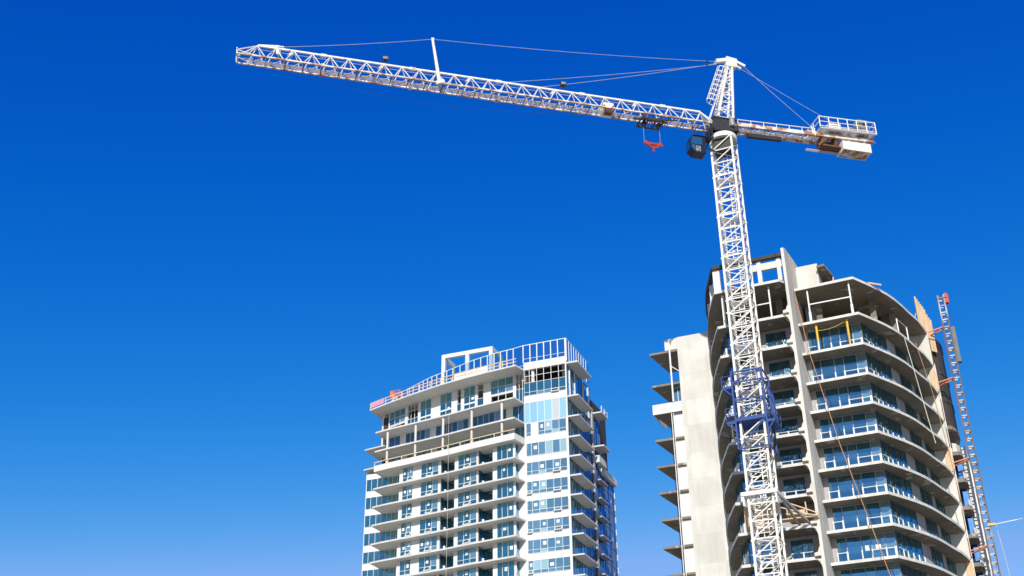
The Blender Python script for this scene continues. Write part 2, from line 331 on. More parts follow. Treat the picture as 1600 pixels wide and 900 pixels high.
# base and core
MB().box(-33.2, -0.02, 6.0, 20, 0, 34.0).box(-30.4, -6.3, 1.5, 5.98, 0, 34.0).build('base_wall', 'white_render', LT)
MB().box(-32, -0.6, 7.2, 19.5, 34.02, 68.4).build('core_wall', 'core_gloom', LT)
T = .22
for z in SLABS:
    poly = EP + [(-6.28, -.05), (-6.28, 6.6), (-30.45, 6.6)]
    MB().slab(poly, z-T, z).build('balcony_slab', ['slab_white', 'slab_edge'], LT)
HEAD, SILL = -.23, .67; BO = 1.3
blocks = [(-26.52, -19.4), (-17.07, -13.1), (-10.78, -7.26)]
WIN = {0: [(-25.91, -24.12, 2), (-22.72, -19.77, 3)], 1: [(-16.44, -13.34, 3)], 2: [(-10.09, -7.5, 3)]}
recess_glass, storey_rails = [], []
for i in range(len(SLABS)-1):
    zf, zc = SLABS[i+1], SLABS[i]-T
    for (a, b) in blocks:
        MB().prism([(a, E(a)+BO), (b, E(b)+BO), (b, 6.4), (a, 6.4)], zf, zc).build('wall', 'white_render', LT)
    MB().box(-33.2, -30.5, 4.84, 6.6, zf-T, zc).build('wall', 'white_render', LT)          # left bay
    MB().box(-30.49, -26.53, 4.95, 6.6, zf, zc).build('wall', 'white_render', LT)
    MB().box(-7.2, -.0, 0.0, 6.4, zf+.001, SLABS[i]-T-.001).build('wall', 'white_render', LT)   # right bay
    MB().box(-6.26, -.0, 0.0, 6.4, zf-T, zf).build('wall', 'white_render', LT)
    for bi, (a, b) in enumerate(blocks):
        T0 = (a, E(a)+BO); T1 = (b, E(b)+BO); L = b-a
        at = lambda u: (u, T0[1]+(T1[1]-T0[1])*(u-a)/L)
        for (wa, wz, n) in WIN[bi]:
            hop = (1,) if random.random() < .8 else ()
            if bi == 2:
                window(LT, at(wa), at(wz), zf+.12, zc-.03, [0, .3, .64, 1], papers=(random.choice((1, 2)),))
            else:
                window(LT, at(wa), at(wz), zf+.42, zc-.03, n, transom=zf+1.0, hoppers=hop if n == 3 else ((1,) if hop else ()), papers=((0, 1) if random.random() < .35 else (1,)))
    # side of the right-hand box, glass over a white apron
    window(LT, (-7.26, -1.1), (-7.26, -.03), zf+.75, zc-.03, 1, mat_='glass_green', name='side_window')
    # recessed balcony glass
    window(LT, (-30.45, 4.95), (-26.55, 4.95), zf+.05, zc-.02, 5, name='balcony_glazing')
    for a, b in ((-19.4, -17.07), (-13.1, -10.78)):
        window(LT, (a, E(a)+3.2), (b, E(b)+3.2), zf+.05, zc-.02, 3, mat_='glass_green', name='balcony_glazing', frame='dark_frame')
        window(LT, (a, E(a)+BO+.2), (a, E(a)+3.15), zf+.05, zc-.02, 2, mat_='glass_green', name='side_window', frame='dark_frame')
        MB().box(a+.5, a+.75, E(a)+1.5, E(a)+1.7, zf, zf+.85).build('balcony_box', 'paper', LT)
    # left bay
    window(LT, (-33.1, 4.84), (-30.55, 4.84), zf+SILL, zc+.0, [0, .32, .70, 1], papers=())
    # right bay strip
    xb = [0, .125, .305, .475, .655, .835, 1]
    hop = [(0,), (4,), (0, 4), (4,), (0, 4), (), (0,)][i % 7]
    if i > 0:
        window(LT, (-6.02, 0), (-.22, 0), zf+SILL, zc+.0, xb, mat_='glass_bay', transom=zf+SILL+.5, hoppers=hop, papers=tuple(random.sample(range(5), 2)))
    else:
        window(LT, (-6.02, 0), (-.22, 0), zf+SILL, zc+.0, xb, mat_='glass_bay', papers=(1,))
# storey between 58.25 and 61.15 of the bay: windows, one white panel
wb = MB().box(-6.26, 0, 0, 6.4, 58.03, 60.94); wb.build('wall', 'white_render', LT)
window(LT, (-6.02, 0), (-5.3, 0), 59.05, 60.9, 1, mat_='glass_bay', transom=59.5)
window(LT, (-4.25, 0), (-.2, 0), 59.05, 60.9, [0, .23, .49, .75, 1], mat_='glass_bay', transom=59.55, papers=(0, 1))
MB().box(-6.26, 0, .02, 6.4, 60.95, 64.98).build('wall', 'white_render', LT); MB().box(-6.27, 0.0, 0.0, .019, 63.99, 64.98).build('spandrel', 'white_render', LT)
window(LT, (-6.2, .02), (-.08, .02), 60.97, 63.97, xb, mat_='glass_wrapped')
# bay penthouse: tall glazing with open upper lights
MB().box(-6.27, 0.0, 0.0, .45, 68.98, 70.1).build('spandrel', 'white_render', LT); MB().box(-6.27, 0, .46, 6.4, 68.9, 69.15).build('ceiling', 'core_gloom', LT); MB().box(-6.2, -.1, .2, 6.3, 64.985, 65.0).build('floor', 'core_gloom', LT)  # ceiling and floor coloured near-black to paint the gloom of the open room
window(LT, (-6.2, .05), (-.08, .05), 65.0, 67.0, xb, mat_='glass_front', transom=65.55, hoppers=(4,))
m = MB()
for k in range(7): m.box(-6.2+6.12*xb[k]-.035, -6.2+6.12*xb[k]+.035, .0, .07, 67.0, 68.98)
m.box(-6.2, -.08, .01, .06, 67.95, 68.01); m.build('open_frame', 'window_frame', LT)
for u in (-5.1, -.45):
    c = MB(); c.tube((u, .6, 64.98), (u, .6, 68.95), .24, 14); c.build('column', 'white_render', LT)
MB().box(-6.27, -.02, 6.4, 6.6, 64.98, 68.98).build('core_wall', 'core_gloom', LT)
MB().box(-.07, .08, -.06, .08, 34, 72.85).build('corner_post', 'window_frame', LT)
# terrace slab with white upstand (58.2) and its wing on the left
up = MB()
ed = EP
for (a, b) in zip(ed, ed[1:]): up.seg(a, b, 0, hypot(b[0]-a[0], b[1]-a[1]), -.15, .012, 57.95, 58.85)
up.seg((-6.75, -2.55), (-6.28, 0), 0, 2.58, -.15, .012, 57.95, 58.85)
up.box(-30.45, -30.3, 1.97, 4.9, 57.95, 58.85); up.build('parapet', 'white_render', LT)
MB().box(-33.22, -30.5, 4.83, 5.0, 57.95, 58.8).box(-33.22, -33.05, 5.0, 8, 57.95, 58.8).build('parapet', 'white_render', LT)
# upper slabs S2 61.15, S1 64.1, with columns between
for z in (61.15, 64.1):
    MB().slab(EP + [(-6.28, -.05), (-6.28, 7), (-30.45, 7)], z-T, z).build('balcony_slab', ['slab_white', 'slab_edge'], LT)
MB().prism([(-33.6, 4.6), (-30.0, 3.9), (-29, 7.5), (-33.6, 9.5)], 62.55, 62.72).build('wing_slab', 'slab_white', LT)
MB().prism([(-33.6, 4.6), (-30.0, 3.9), (-29, 7.5), (-33.6, 9.5)], 59.45, 59.62).build('wing_slab', 'slab_white', LT)
for z0, z1 in ((58.85, 60.93), (61.15, 63.88)):
    for u in (-28.38, -23.43, -18.68, -13.8, -8.88):
        c = MB(); c.tube((u, E(u)+.4, z0), (u, E(u)+.4, z1), .17, 14); c.build('column', 'slab_white', LT)
# recessed glazing behind the columns
def recess_wall(z0, z1, P, off, els, back, matg):
    for (a, b, kind) in els:
        p0 = (a, lerp(P, a)+off); p1 = (b, lerp(P, b)+off); L = hypot(p1[0]-p0[0], p1[1]-p0[1])
        if kind == 'w': MB().seg(p0, p1, 0, L, -.25, .0, z0, z1).build('wall', 'white_render', LT)
        elif kind == 'g': window(LT, p0, p1, z0+.03, z1-.02, max(2, round((b-a)/.95)), mat_=matg, frame='dark_frame' if matg == 'glass_deep' else 'window_frame', papers=())
els12 = [(-30.3, -27.4, 'g'), (-27.4, -26.4, 'w'), (-26.4, -22.1, 'g'), (-22.1, -21.1, 'w'), (-21.1, -15.45, 'g'), (-15.45, -14.85, 'w'), (-14.85, -9.15, 'g'), (-9.15, -8.1, 'w'), (-8.1, -6.35, 'g')]
recess_wall(61.15, 63.88, EP, 2.7, els12, 0, 'glass_blue')
recess_wall(58.25, 60.93, EP, 3.3, els12, 0, 'glass_green')
# penthouse storey 64.1 .. 69.0
zp0, zp1 = 64.1, 68.93
def pp(u): return (u, ER(u)+2.9)
for a, b in ((-32.4, -31.9), (-31.0, -30.75), (-27.55, -27.05), (-24.95, -24.5), (-22.46, -20.75), (-18.66, -17.7), (-17.0, -16.5), (-14.57, -14.2), (-13.16, -11.97), (-8.32, -7.9)):
    MB().seg(pp(a), pp(b), 0, hypot(b-a, pp(b)[1]-pp(a)[1]), -.3, 0, zp0, zp1).build('wall', 'white_render', LT)
for a, b in ((-30.75, -27.55), (-11.97, -8.32)):
    MB().seg(pp(a), pp(b), 0, hypot(b-a, pp(b)[1]-pp(a)[1]), -.12, .0, 66.5, 66.75).build('spandrel', 'white_render', LT)
for a, b, n in ((-30.75, -27.55, 3), (-11.97, -8.32, 3)):
    window(LT, pp(a), pp(b), 66.75, zp1-.02, n, transom=67.75)
    m = MB(); L = hypot(b-a, pp(b)[1]-pp(a)[1])
    for k in range(n+1): m.seg(pp(a), pp(b), max(0, L*k/n-.04), min(L, L*k/n+.04), -.06, 0, zp0, 66.5)
    m.seg(pp(a), pp(b), 0, L, -.055, -.005, zp0, zp0+.1); m.build('open_frame', 'window_frame', LT)
for a, b in ((-24.5, -22.46), (-20.75, -18.66), (-16.5, -14.57)):
    window(LT, pp(a), pp(b), zp0+.1, zp1-.02, 2, transom=67.45, papers=(1,) if a > -24 else ())
    m = MB(); L = hypot(b-a, pp(b)[1]-pp(a)[1]); m.seg(pp(a), pp(b), 0, L, -.02, .056, 66.2, 66.42); m.build('transom', 'window_frame', LT)
for a, b in ((-27.05, -24.95), (-17.7, -17.0), (-14.2, -13.16), (-7.9, -6.3)):
    window(LT, pp(a), pp(b), zp0+.1, 66.7, 3 if b-a > 1.6 else 1, frame='window_frame')
    m = MB(); L = hypot(b-a, pp(b)[1]-pp(a)[1])
    for k in range(4 if b-a > 1.6 else 2):
        n = 3 if b-a > 1.6 else 1
        m.seg(pp(a), pp(b), max(0, L*k/n-.035), min(L, L*k/n+.035), 0, .05, 66.7, zp1)
    m.seg(pp(a), pp(b), 0, L, .0, .04, 67.9, 67.97)
    m.build('open_frame', 'window_frame', LT)
# roof slab
MB().slab(RP + [(-6.28, -.03), (-6.28, 9), (-30, 12), (-33.2, 9)], 68.93, 69.15).build('roof_slab', ['slab_white', 'slab_edge'], LT)
# glazed wind screen round the roof terrace
SC = [(-29.6, 8.4), (-28.4, 7.73), (-25.74, 6.3), (-22.91, 4.87), (-19.95, 3.8), (-18.7, 3.3), (-14.63, 1.76), (-11.1, .84), (-7.95, .41), (-6.3, .02)]
fr = MB(); gl = MB()
def screen(a, b, z0, z1, n):
    L = hypot(b[0]-a[0], b[1]-a[1])
    for k in range(n):
        fr.seg(a, b, L*k/n-.065, L*k/n+.065, -.04, .06, z0, z1)
        gl.seg(a, b, L*k/n+.05, L*(k+1)/n-.05, -.006, .006, z0+.08, z1-.08)
    fr.seg(a, b, 0, L, -.035, .045, z1-.10, z1); fr.seg(a, b, 0, L, -.03, .03, z0+.55, z0+.60)
for a, b in zip(SC, SC[1:]): screen(a, b, 69.15, 72.85, max(1, round(hypot(b[0]-a[0], b[1]-a[1])/1.25)))
screen((-6.3, .02), (-.07, .0), 70.1, 72.85, 6)
screen((.12, .1), (.22, 9.4), 69.4, 72.85, 9)
o = fr.build('wind_screen', 'window_frame', LT); gl.build('pane', 'glass_screen', o)
MB().box(-.02, 1.7, .1, 6.25, 68.95, 69.17).build('side_balcony_slab', 'slab_white', LT)
# white frame of the roof plant enclosure
zf1 = 75.65
fm = MB()
A, B = (-20.95, 4.0), (-12.68, 4.0)
fm.box(A[0], B[0], 4.0, 4.45, 75.05, zf1)
for u in (-20.95, -17.07, -13.25): fm.box(u, u+.57, 4.002, 4.45, 69.1, 75.05)
fm.box(B[0]-.45, B[0], 4.451, 8.0, 75.05, zf1-.003); fm.box(A[0], A[0]+.45, 4.451, 8.0, 74.9, zf1-.003)
fm.box(B[0]-.45, B[0], 7.4, 8.0, 69.1, 75.05); fm.box(A[0], A[0]+.45, 7.4, 8.0, 69.1, 74.9)
fm.build('roof_frame', 'white_render', LT)
MB().box(-18.5, -14.5, 6.5, 8.5, 69.15, 72.2).build('plant_room', 'white_render', LT)
# right-hand side: balconies, dark glass
sidelev = [64.15, 61.2, 58.25] + SLABS[1:]
for z in sidelev:
    MB().box(0.0, 1.67, .05, 6.4, z-.2, z).build('side_balcony_slab', 'slab_white', LT)
MB().box(-.6, -.01, 6.4, 10.5, 34, 69.15).box(-.6, -.01, 10.5, 14.4, 34, 66).box(-.6, -.012, 14.4, 20, 34, 57.2).box(-.6, -.015, 0.1, 6.39, 64.9, 68.95).build('wall', 'core_gloom', LT)
for i in range(len(sidelev)-1):
    zf = sidelev[i+1]; zc = sidelev[i]-.2
    window(LT, (0.0, .3), (0.0, 6.4), zf+.05, zc-.02, [0, .12, .3, .42, .6, .8, 1], mat_='glass_green', name='side_window', frame='dark_frame')
    window(LT, (-.01, 6.4), (-.01, 10.2), zf-.15, zc+.15, 3, mat_='glass_deep', name='side_window', frame='dark_frame')
    if i >= 2:
        window(LT, (-.012, 10.9), (-.012, 19.95), zf-.15, zc+.15, 8, mat_='glass_deep', name='rear_window', frame='dark_frame', papers=(6,) if i % 2 else ())
window(LT, (.0, .3), (.0, 10.2), 64.2, 68.93, [0, .1, .22, .36, .5, .64, .8, 1], mat_='glass_green', name='side_window', transom=66.2, frame='dark_frame')
for v in (1.3, 3.4, 6.9, 9.3): MB().box(.03, .16, v-.09, v+.09, 64.2, 68.9).build('side_post', 'window_frame', LT)
window(LT, (-.01, 10.9), (-.01, 14.3), 61.2, 65.9, 3, mat_='glass_deep', name='rear_window', frame='dark_frame', transom=63.4)
window(LT, (-.01, 10.9), (-.01, 14.3), 58.3, 61.0, 3, mat_='glass_deep', name='rear_window', frame='dark_frame')
MB().box(.0, .25, 10.25, 10.8, 34, 66).build('column', 'grey_panel', LT)
for z in SLABS[1:]:
    MB().box(0.02, .95, 10.85, 14.1, z-.18, z).build('rear_balcony_slab', 'grey_panel', LT)
MB().box(-.3, 1.6, 10.6, 13.6, 65.3, 65.5).build('rear_balcony_slab', 'slab_white', LT)
MB().box(-.3, 1.75, 10.6, 13.6, 60.2, 60.4).build('rear_balcony_slab', 'slab_white', LT)
m = MB(); m.box(.26, .9, 10.85, 14.1, 58.0, 58.2); m.box(.82, .9, 10.85, 14.1, 58.2, 59.0); m.box(.26, .82, 10.85, 10.93, 58.2, 59.0); m.build('terrace_parapet', 'white_render', LT)
m = MB(); m.box(-.2, .5, 14.15, 20.3, 57.2, 57.4); m.box(.4, .5, 14.15, 20.3, 57.4, 58.2); m.box(-.2, .4, 14.15, 14.25, 57.4, 58.2); m.build('terrace_parapet', 'white_render', LT)
railing(LT, [(1.55, 10.8), (1.55, 13.5), (.1, 13.5)], 65.5, .9, 1.3, glassy=False)
for z in range(0, 12): MB().box(-.1, .12, 20.02, 20.18, 35+z*1.85, 35.9+z*1.85).build('edge_panel', 'window_frame', LT)

# ---- loose things on the white tower
ROOFP = [(u, v+.2) for u, v in RP]
timber_rail('guard_rail', 'timber guard rail along the curved edge of the white tower roof', ROOFP[:], 69.15, LT_LOC, LT_RZ, h=1.05, sp=1.9)
TERP = [(u, v+.16) for u, v in EP]
timber_rail('guard_rail', 'timber guard rail behind the broad white parapet of the white tower', TERP, 58.85, LT_LOC, LT_RZ, h=.62, sp=2.4, rails=(.94,))
pk = MB().seg((-33.0, 4.72), (-30.1, 3.62), .1, 3.0, .06, .08, 69.25, 70.1)
o = pk.build('debris_mesh', 'pink_mesh'); o.location = LT_LOC; o.rotation_euler = (0, 0, LT_RZ)
tag(o, 'pink debris mesh on the rail at the low end of the white tower roof', 'safety mesh')
o = MB().seg((-17.0, -.1), (-11.2, -1.16), .1, 5.8, .03, .04, 69.25, 70.05).build('debris_mesh', 'paper'); o.location = LT_LOC; o.rotation_euler = (0, 0, LT_RZ)
tag(o, 'white debris mesh on the roof rail in front of the white roof frame', 'safety mesh')
sc = thing('scissor_lift', 'orange scissor lift raised above the roof edge of the white tower', 'scissor lift', (0, 0, 0), 0)
sc.matrix_world = Matrix.Translation(LT_LOC) @ Matrix.Rotation(LT_RZ, 4, 'Z') @ Matrix.Translation((-28.95, 5.1, 69.15))
MB().box(-.75, .75, -.4, .4, 0.12, .45).build('chassis', 'orange_paint', sc)
for x in (-.5, .5):
    for y in (-.42, .42): MB().tube((x, y-.06, .15), (x, y+.06, .15), .15, 12).build('wheel', 'black_steel', sc)
m = MB()
for y in (-.3, .3):
    for k in range(2):
        m.bar((-.6, y, .45+k*.45), (.6, y, .9+k*.45), .07); m.bar((-.6, y, .9+k*.45), (.6, y, .45+k*.45), .07)
m.build('scissor_arms', 'window_frame', sc)
m = MB(); m.box(-.8, .8, -.4, .4, 1.35, 1.45)
for x in (-.78, 0, .78):
    for y in (-.38, .38): m.box(x-.03, x+.03, y-.03, y+.03, 1.45, 2.4)
for z in (1.9, 2.37):
    for y in (-.38, .38): m.bar((-.8, y, z), (.8, y, z), .06)
    for x in (-.78, .78): m.bar((x, -.38, z), (x, .38, z), .06)
m.box(-.80, -.3, -.40, -.36, 1.45, 2.3)
m.build('platform', 'orange_paint', sc)
def LTw(u, v, z): return Matrix.Translation(LT_LOC) @ Matrix.Rotation(LT_RZ, 4, 'Z') @ Vector((u, v, z))
m = MB(); p0 = LTw(-17.3, -.95, 64.0)
m.path([Vector((0, 0, 0)), Vector((.05, -.05, -12)), Vector((-.1, 0, -35))], .022)
o = m.build('hanging_rope', 'rope_pale'); o.location = p0
tag(o, 'thin pale rope hanging straight down the balconies of the white tower', 'rope')

# ================================================================ CONCRETE TOWER (right in the view)
RT_LOC, RT_RZ = (29.35, 90.0, 0.0), R(-23.45)
RT = thing('concrete_tower', 'raw concrete apartment tower under construction with curved slab edges and a tall fin wall', 'apartment tower', RT_LOC, RT_RZ)
RL = [49.96, 46.55, 43.75, 41.0, 38.4, 35.85, 33.3, 30.73, 28.2, 25.65, 23.1, 20.55, 18.0]
CP = [(.1, 0), (.6, .9), (1.25, 2.1), (1.8, 3.2), (2.35, 4.45), (2.8, 5.7), (3.25, 7.3), (3.65, 9.0), (4.16, 10.9), (4.45, 12.6), (4.65, 14.2)]
LP = [(-5.32, -.9), (-5.45, -1.6), (-5.8, -2.2), (-8.07, -2.2), (-11.0, -2.22), (-11.58, -2.2), (-12.05, -1.15), (-12.45, -.1), (-12.8, .75), (-13.12, 1.6), (-13.4, 2.4), (-13.7, 3.4), (-13.95, 4.3), (-14.35, 5.9), (-14.75, 8.0)]
TH = .24
CU = lambda v: lerp([(b, a) for a, b in CP], v)
MB().box(-14, 3.0, 5.0, 16, 0, 17.7).box(-4.9, 0, 1.8, 4.98, 0, 17.7).box(-11, -5.4, .2, 4.98, 0, 17.7).build('base_wall', 'raw_concrete', RT)
MB().box(-13, 1.2, 8.6, 15, 17.75, 49.7).build('core_wall', 'core_gloom', RT)
for z in RL:
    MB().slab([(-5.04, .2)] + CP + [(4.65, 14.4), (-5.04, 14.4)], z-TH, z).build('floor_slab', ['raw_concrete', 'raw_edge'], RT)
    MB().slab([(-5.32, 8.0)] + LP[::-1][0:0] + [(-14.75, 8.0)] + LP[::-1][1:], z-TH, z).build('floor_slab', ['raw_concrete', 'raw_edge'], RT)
# fin wall with gussets
fv = [(-2.45, 0), (-2.45, 52.8), (-1.6, 53.15), (1.2, 53.75), (3.4, 54.2), (6.2, 54.6), (6.2, 0)]
m = MB(); n = len(fv)
m.v = [(-5.30, a, b) for a, b in fv] + [(-5.05, a, b) for a, b in fv]
m.f = [tuple(range(n)), tuple(range(2*n-1, n-1, -1))] + [(i, n+i, n+(i+1) % n, (i+1) % n) for i in range(n)]
m.mi = [0]*len(m.f); m.build('fin_wall', 'fin_concrete', RT)
for z in RL[1:]:
    m = MB()
    for (pts) in ([(-5.3, z), (-5.3, z+.75), (-5.42, z+.55), (-5.5, z+.3), (-5.78, z+.24), (-5.78, z)], [(-5.3, z-TH), (-5.7, z-TH), (-5.45, z-TH-.2), (-5.36, z-TH-.45), (-5.3, z-TH-.7)]):
        k = len(m.v); q = len(pts)
        m.v += [(x, -2.447, y) for x, y in pts] + [(x, -1.2, y) for x, y in pts]
        m.f += [tuple(k+i for i in range(q)), tuple(k+2*q-1-i for i in range(q))] + [(k+i, k+(i+1) % q, k+q+(i+1) % q, k+q+i) for i in range(q)]
    m.mi = [0]*len(m.f); m.build('gusset', 'fin_concrete', RT)
# core and little slab on the roof
MB().box(-5.04, -3.1, 3.0, 6.5, 49.97, 53.5).box(-5.04, -4.2, 6.5, 8, 49.97, 54.2).build('roof_core', 'pale_concrete', RT)
MB().prism([(-3.09, 2.4), (-2.4, 2.3), (-2.05, 4.7), (-2.3, 6.4), (-3.09, 6.4)], 52.75, 52.95).build('roof_canopy', 'raw_concrete', RT)
MB().box(-3.08, -2.6, 5.2, 6.3, 49.97, 52.74).build('roof_core', 'raw_concrete', RT)
# columns, beam and dark ring above the left-hand roof slab
for u, w in ((-11.3, .62), (-7.45, .36), (-5.72, .34)):
    MB().box(u-w/2, u+w/2, -1.95, -1.6, 49.97, 52.2).build('roof_column', 'white_render', RT)
MB().box(-8.3, -5.32, -1.9, -1.62, 51.3, 51.95).build('roof_beam', 'pale_concrete', RT)
def offset(P, d):
    out = []
    for i, (x, y) in enumerate(P):
        a = P[max(i-1, 0)]; b = P[min(i+1, len(P)-1)]; L = hypot(b[0]-a[0], b[1]-a[1])
        out.append((x + (b[1]-a[1])/L*d, y - (b[0]-a[0])/L*d))
    return out
ring = LP[2:]
inn = offset(ring, .4)
MB().prism(ring[::-1] + inn, 52.2, 52.5).build('roof_ring', 'membrane_and_shade', RT)
MB().box(-5.85, -5.31, -2.2, -1.8, 52.2, 52.5).build('roof_ring', 'membrane_and_shade', RT)
for k in (6, 10):
    x, y = inn[k]; MB().box(x-.2, x+.2, y-.2, y+.2, 49.97, 52.2).build('roof_column', 'white_render', RT)
# glazing and walls of each storey
GP = [(-.05, 1.75), (.45, 3.3), (1.05, 4.75), (1.45, 5.85)]
for i in range(len(RL)-1):
    zf, zc = RL[i+1], RL[i]-TH
    top = i == 0
    w = MB()
    if top:                                                          # open storey under the roof slab: columns only
        for u, v in ((-3.5, 3.2), (.9, 5.2), (2.2, 8.6)): MB().box(u-.25, u+.25, v-.35, v+.35, zf, zc).build('column', 'raw_concrete', RT)
        for u, v in ((-9.0, .8), (-6.6, 1.2), (-12.0, 3.0)): MB().box(u-.3, u+.3, v-.2, v+.2, zf, zc).build('column', 'raw_concrete', RT)
        MB().box(-4.8, -3.9, 3.8, 7.4, zf, zc).build('wall', 'grey_panel', RT)
        m = MB()
        for u in (-3.95, -.38): m.box(u-.06, u+.06, .42, .54, zf, zc); m.box(u-.1, u+.1, .38, .58, zf, zf+1.0)
        m.bar((-3.95, .48, zf+1.75), (-.38, .48, zf+1.75), .1)
        m.build('edge_frame', 'window_frame', RT); m = MB(); m.bar((-11.0, -1.6, zf), (-11.0, -1.6, zc), .22); m.bar((-11.0, -1.6, zf+1.4), (-9.0, -1.6, zf+1.45), .12)
        m.build('edge_frame', 'window_frame', RT); m = MB(); m.bar((-6.9, -1.6, zf), (-6.9, -1.6, zc), .12); m.bar((-8.0, -1.6, zf+1.6), (-6.9, -1.6, zf+1.6), .1)
        m.build('edge_frame', 'window_frame', RT)
        railing(RT, [(CU(6.0)-.2, 6.0), (CU(8.2)-.2, 8.2)], zf, 1.5, 2.2, glassy=False)
    else:
        # right of the fin
        window(RT, (-4.62, 1.78), (-.05, 1.75), zf+.02, zc-.01, [0, .17, .42, .59, .83, 1], mat_='glass_green', frame='grey_panel', papers=(2, 3) if i == 8 else (), skip=())
        window(RT, GP[0], GP[1], zf+.02, zc-.01, 2, mat_='glass_front', frame='dark_frame')
        window(RT, GP[1], GP[3], zf+.02, zc-.01, 3, mat_='glass_front', frame='dark_frame')
        c = lambda v: (CU(v)-1.35, v)
        for a, b in ((5.85, 7.7), (10.2, 11.2)): MB().seg(c(a), c(b), 0, hypot(c(b)[0]-c(a)[0], b-a), -.3, .0, zf, zc).build('wall', 'grey_panel', RT)
        MB().seg((-4.62, 1.78), (-5.03, 1.78), .0, .41, -.05, .2, zf, zc).build('wall', 'grey_panel', RT)
        window(RT, c(7.7), c(10.2), zf+.02, zc-.01, 3, mat_='glass_front', frame='dark_frame')
        window(RT, c(11.2), c(14.15), zf+.02, zc-.01, 3, mat_='glass_front', frame='dark_frame')
        gm = MB(); gg = MB()
        for fx, wd in ((0, .05), (.17, .065), (.42, .045), (.59, .055), (.83, .05), (.985, .09)):
            x = -4.62+4.57*fx; gm.box(x-wd, x+wd, 1.5, 1.62, zf, zf+1.08)
        for fa, fb in ((0, .17), (.59, .83), (.83, .985)):
            gm.bar((-4.62+4.57*fa, 1.54, zf+1.0), (-4.62+4.57*fb, 1.54, zf+1.0), .05)
        gm.bar((-4.65, 1.56, zf+.04), (-.1, 1.56, zf+.04), .05)
        for q0, q1 in zip(GP, GP[1:]): gm.bar((q0[0]+.16, q0[1]-.02, zf+.04), (q1[0]+.16, q1[1]-.02, zf+.04), .05)
        gm.bar((-.15, 1.56, zf+.04), (.14, 1.72, zf+.04), .05)
        gg.seg((-4.6, 1.56), (-.1, 1.54), 0, 4.5, -.008, .008, zf+.04, zf+.98)
        for q0, q1, n in ((GP[0], GP[1], 2), (GP[1], GP[3], 3)):
            for k in range(1, n+1):
                f = k/n-.02; x = q0[0]+(q1[0]-q0[0])*f; y = q0[1]+(q1[1]-q0[1])*f
                gm.box(x+.12, x+.20, y-.07, y+.04, zf, zf+1.02)
        gm.bar((GP[0][0]+.16, GP[0][1]-.05, zf+1.0), (GP[1][0]+.16, GP[1][1]-.05, zf+1.0), .045)
        o = gm.build('guard_frame', 'window_frame', RT); gg.build('glass_infill', 'glass_rail', o)
        # left of the fin: recess back wall with a window, glass towards the rounded end
        wl = MB(); wl.seg((-9.2, .1), (-5.31, .1), 0, 3.89, -.25, 0, zf, zc); wl.build('wall', 'grey_panel', RT)
        if i != 7:
            window(RT, (-7.95, .1), (-6.2, .1), zf+.05, zc-.25, [0, .5, 1], mat_='glass_green', frame='dark_frame')
            gm = MB()
            for x in (-7.9, -7.0): gm.box(x-.05, x+.05, -.12, .0, zf, zf+1.0)
            gm.bar((-7.9, -.06, zf+.97), (-6.25, -.06, zf+.97), .04); o = gm.build('guard_frame', 'window_frame', RT)
            MB().seg((-7.9, -.05), (-6.25, -.05), 0, 1.65, -.008, .008, zf+.04, zf+.94).build('glass_infill', 'glass_rail', o)
        window(RT, (-11.1, -1.0), (-9.2, -.95), zf+.02, zc-.01, [0, .62, 1], mat_='glass_corner', frame='dark_frame')
        MB().seg((-9.2, -.95), (-9.2, .1), 0, 1, -.1, .1, zf, zc).build('wall', 'grey_panel', RT)
        window(RT, (-12.2, 1.4), (-11.12, -1.0), zf+.02, zc-.01, 3, mat_='glass_front', frame='dark_frame')
        window(RT, (-13.6, 7.9), (-12.2, 1.4), zf+.02, zc-.01, 5, mat_='glass_front', frame='dark_frame')
        gm = MB(); gm.bar((-11.2, -1.3, zf+.95), (-9.3, -1.25, zf+.95), .05)
        for x, h in ((-11.2, 1.0), (-9.4, .98)): gm.box(x-.06, x+.06, -1.34, -1.2, zf, zf+h)
        gm.bar((-11.2, -1.28, zf+.04), (-9.35, -1.24, zf+.04), .05)
        side = [(-11.28, -1.2), (-11.75, -.1), (-12.2, 1.0), (-12.6, 2.1), (-12.95, 3.2)]
        for q0, q1 in zip(side, side[1:]):
            L = hypot(q1[0]-q0[0], q1[1]-q0[1])
            gm.seg(q1, q0, 0.0, L, -.03, .03, zf, zf+.42 if q0[1] > -.5 else zf+.95); gm.seg(q1, q0, 0, .12, -.05, .05, zf, zf+1.0); gm.seg(q1, q0, 0, L, -.035, .035, zf+.9, zf+1.0)
        o = gm.build('guard_frame', 'window_frame', RT)
        MB().seg((-11.15, -1.27), (-9.45, -1.23), 0, 1.68, -.008, .008, zf+.06, zf+.92).build('glass_infill', 'glass_rail', o)
# end wall panels across the right-hand balcony ends
for i in range(len(RL)-1):
    zf, zc = RL[i+1], RL[i]-TH
    MB().hexa([(2.9, 14.2, zf), (CU(14.2)+.05, 14.2, zf), (CU(14.2)+.05, 14.42, zf), (2.9, 14.42, zf)], [(2.9, 14.2, zc), (CU(14.2)+.05, 14.2, zc), (CU(14.2)+.05, 14.42, zc), (2.9, 14.42, zc)]).build('end_wall', 'pale_concrete', RT)
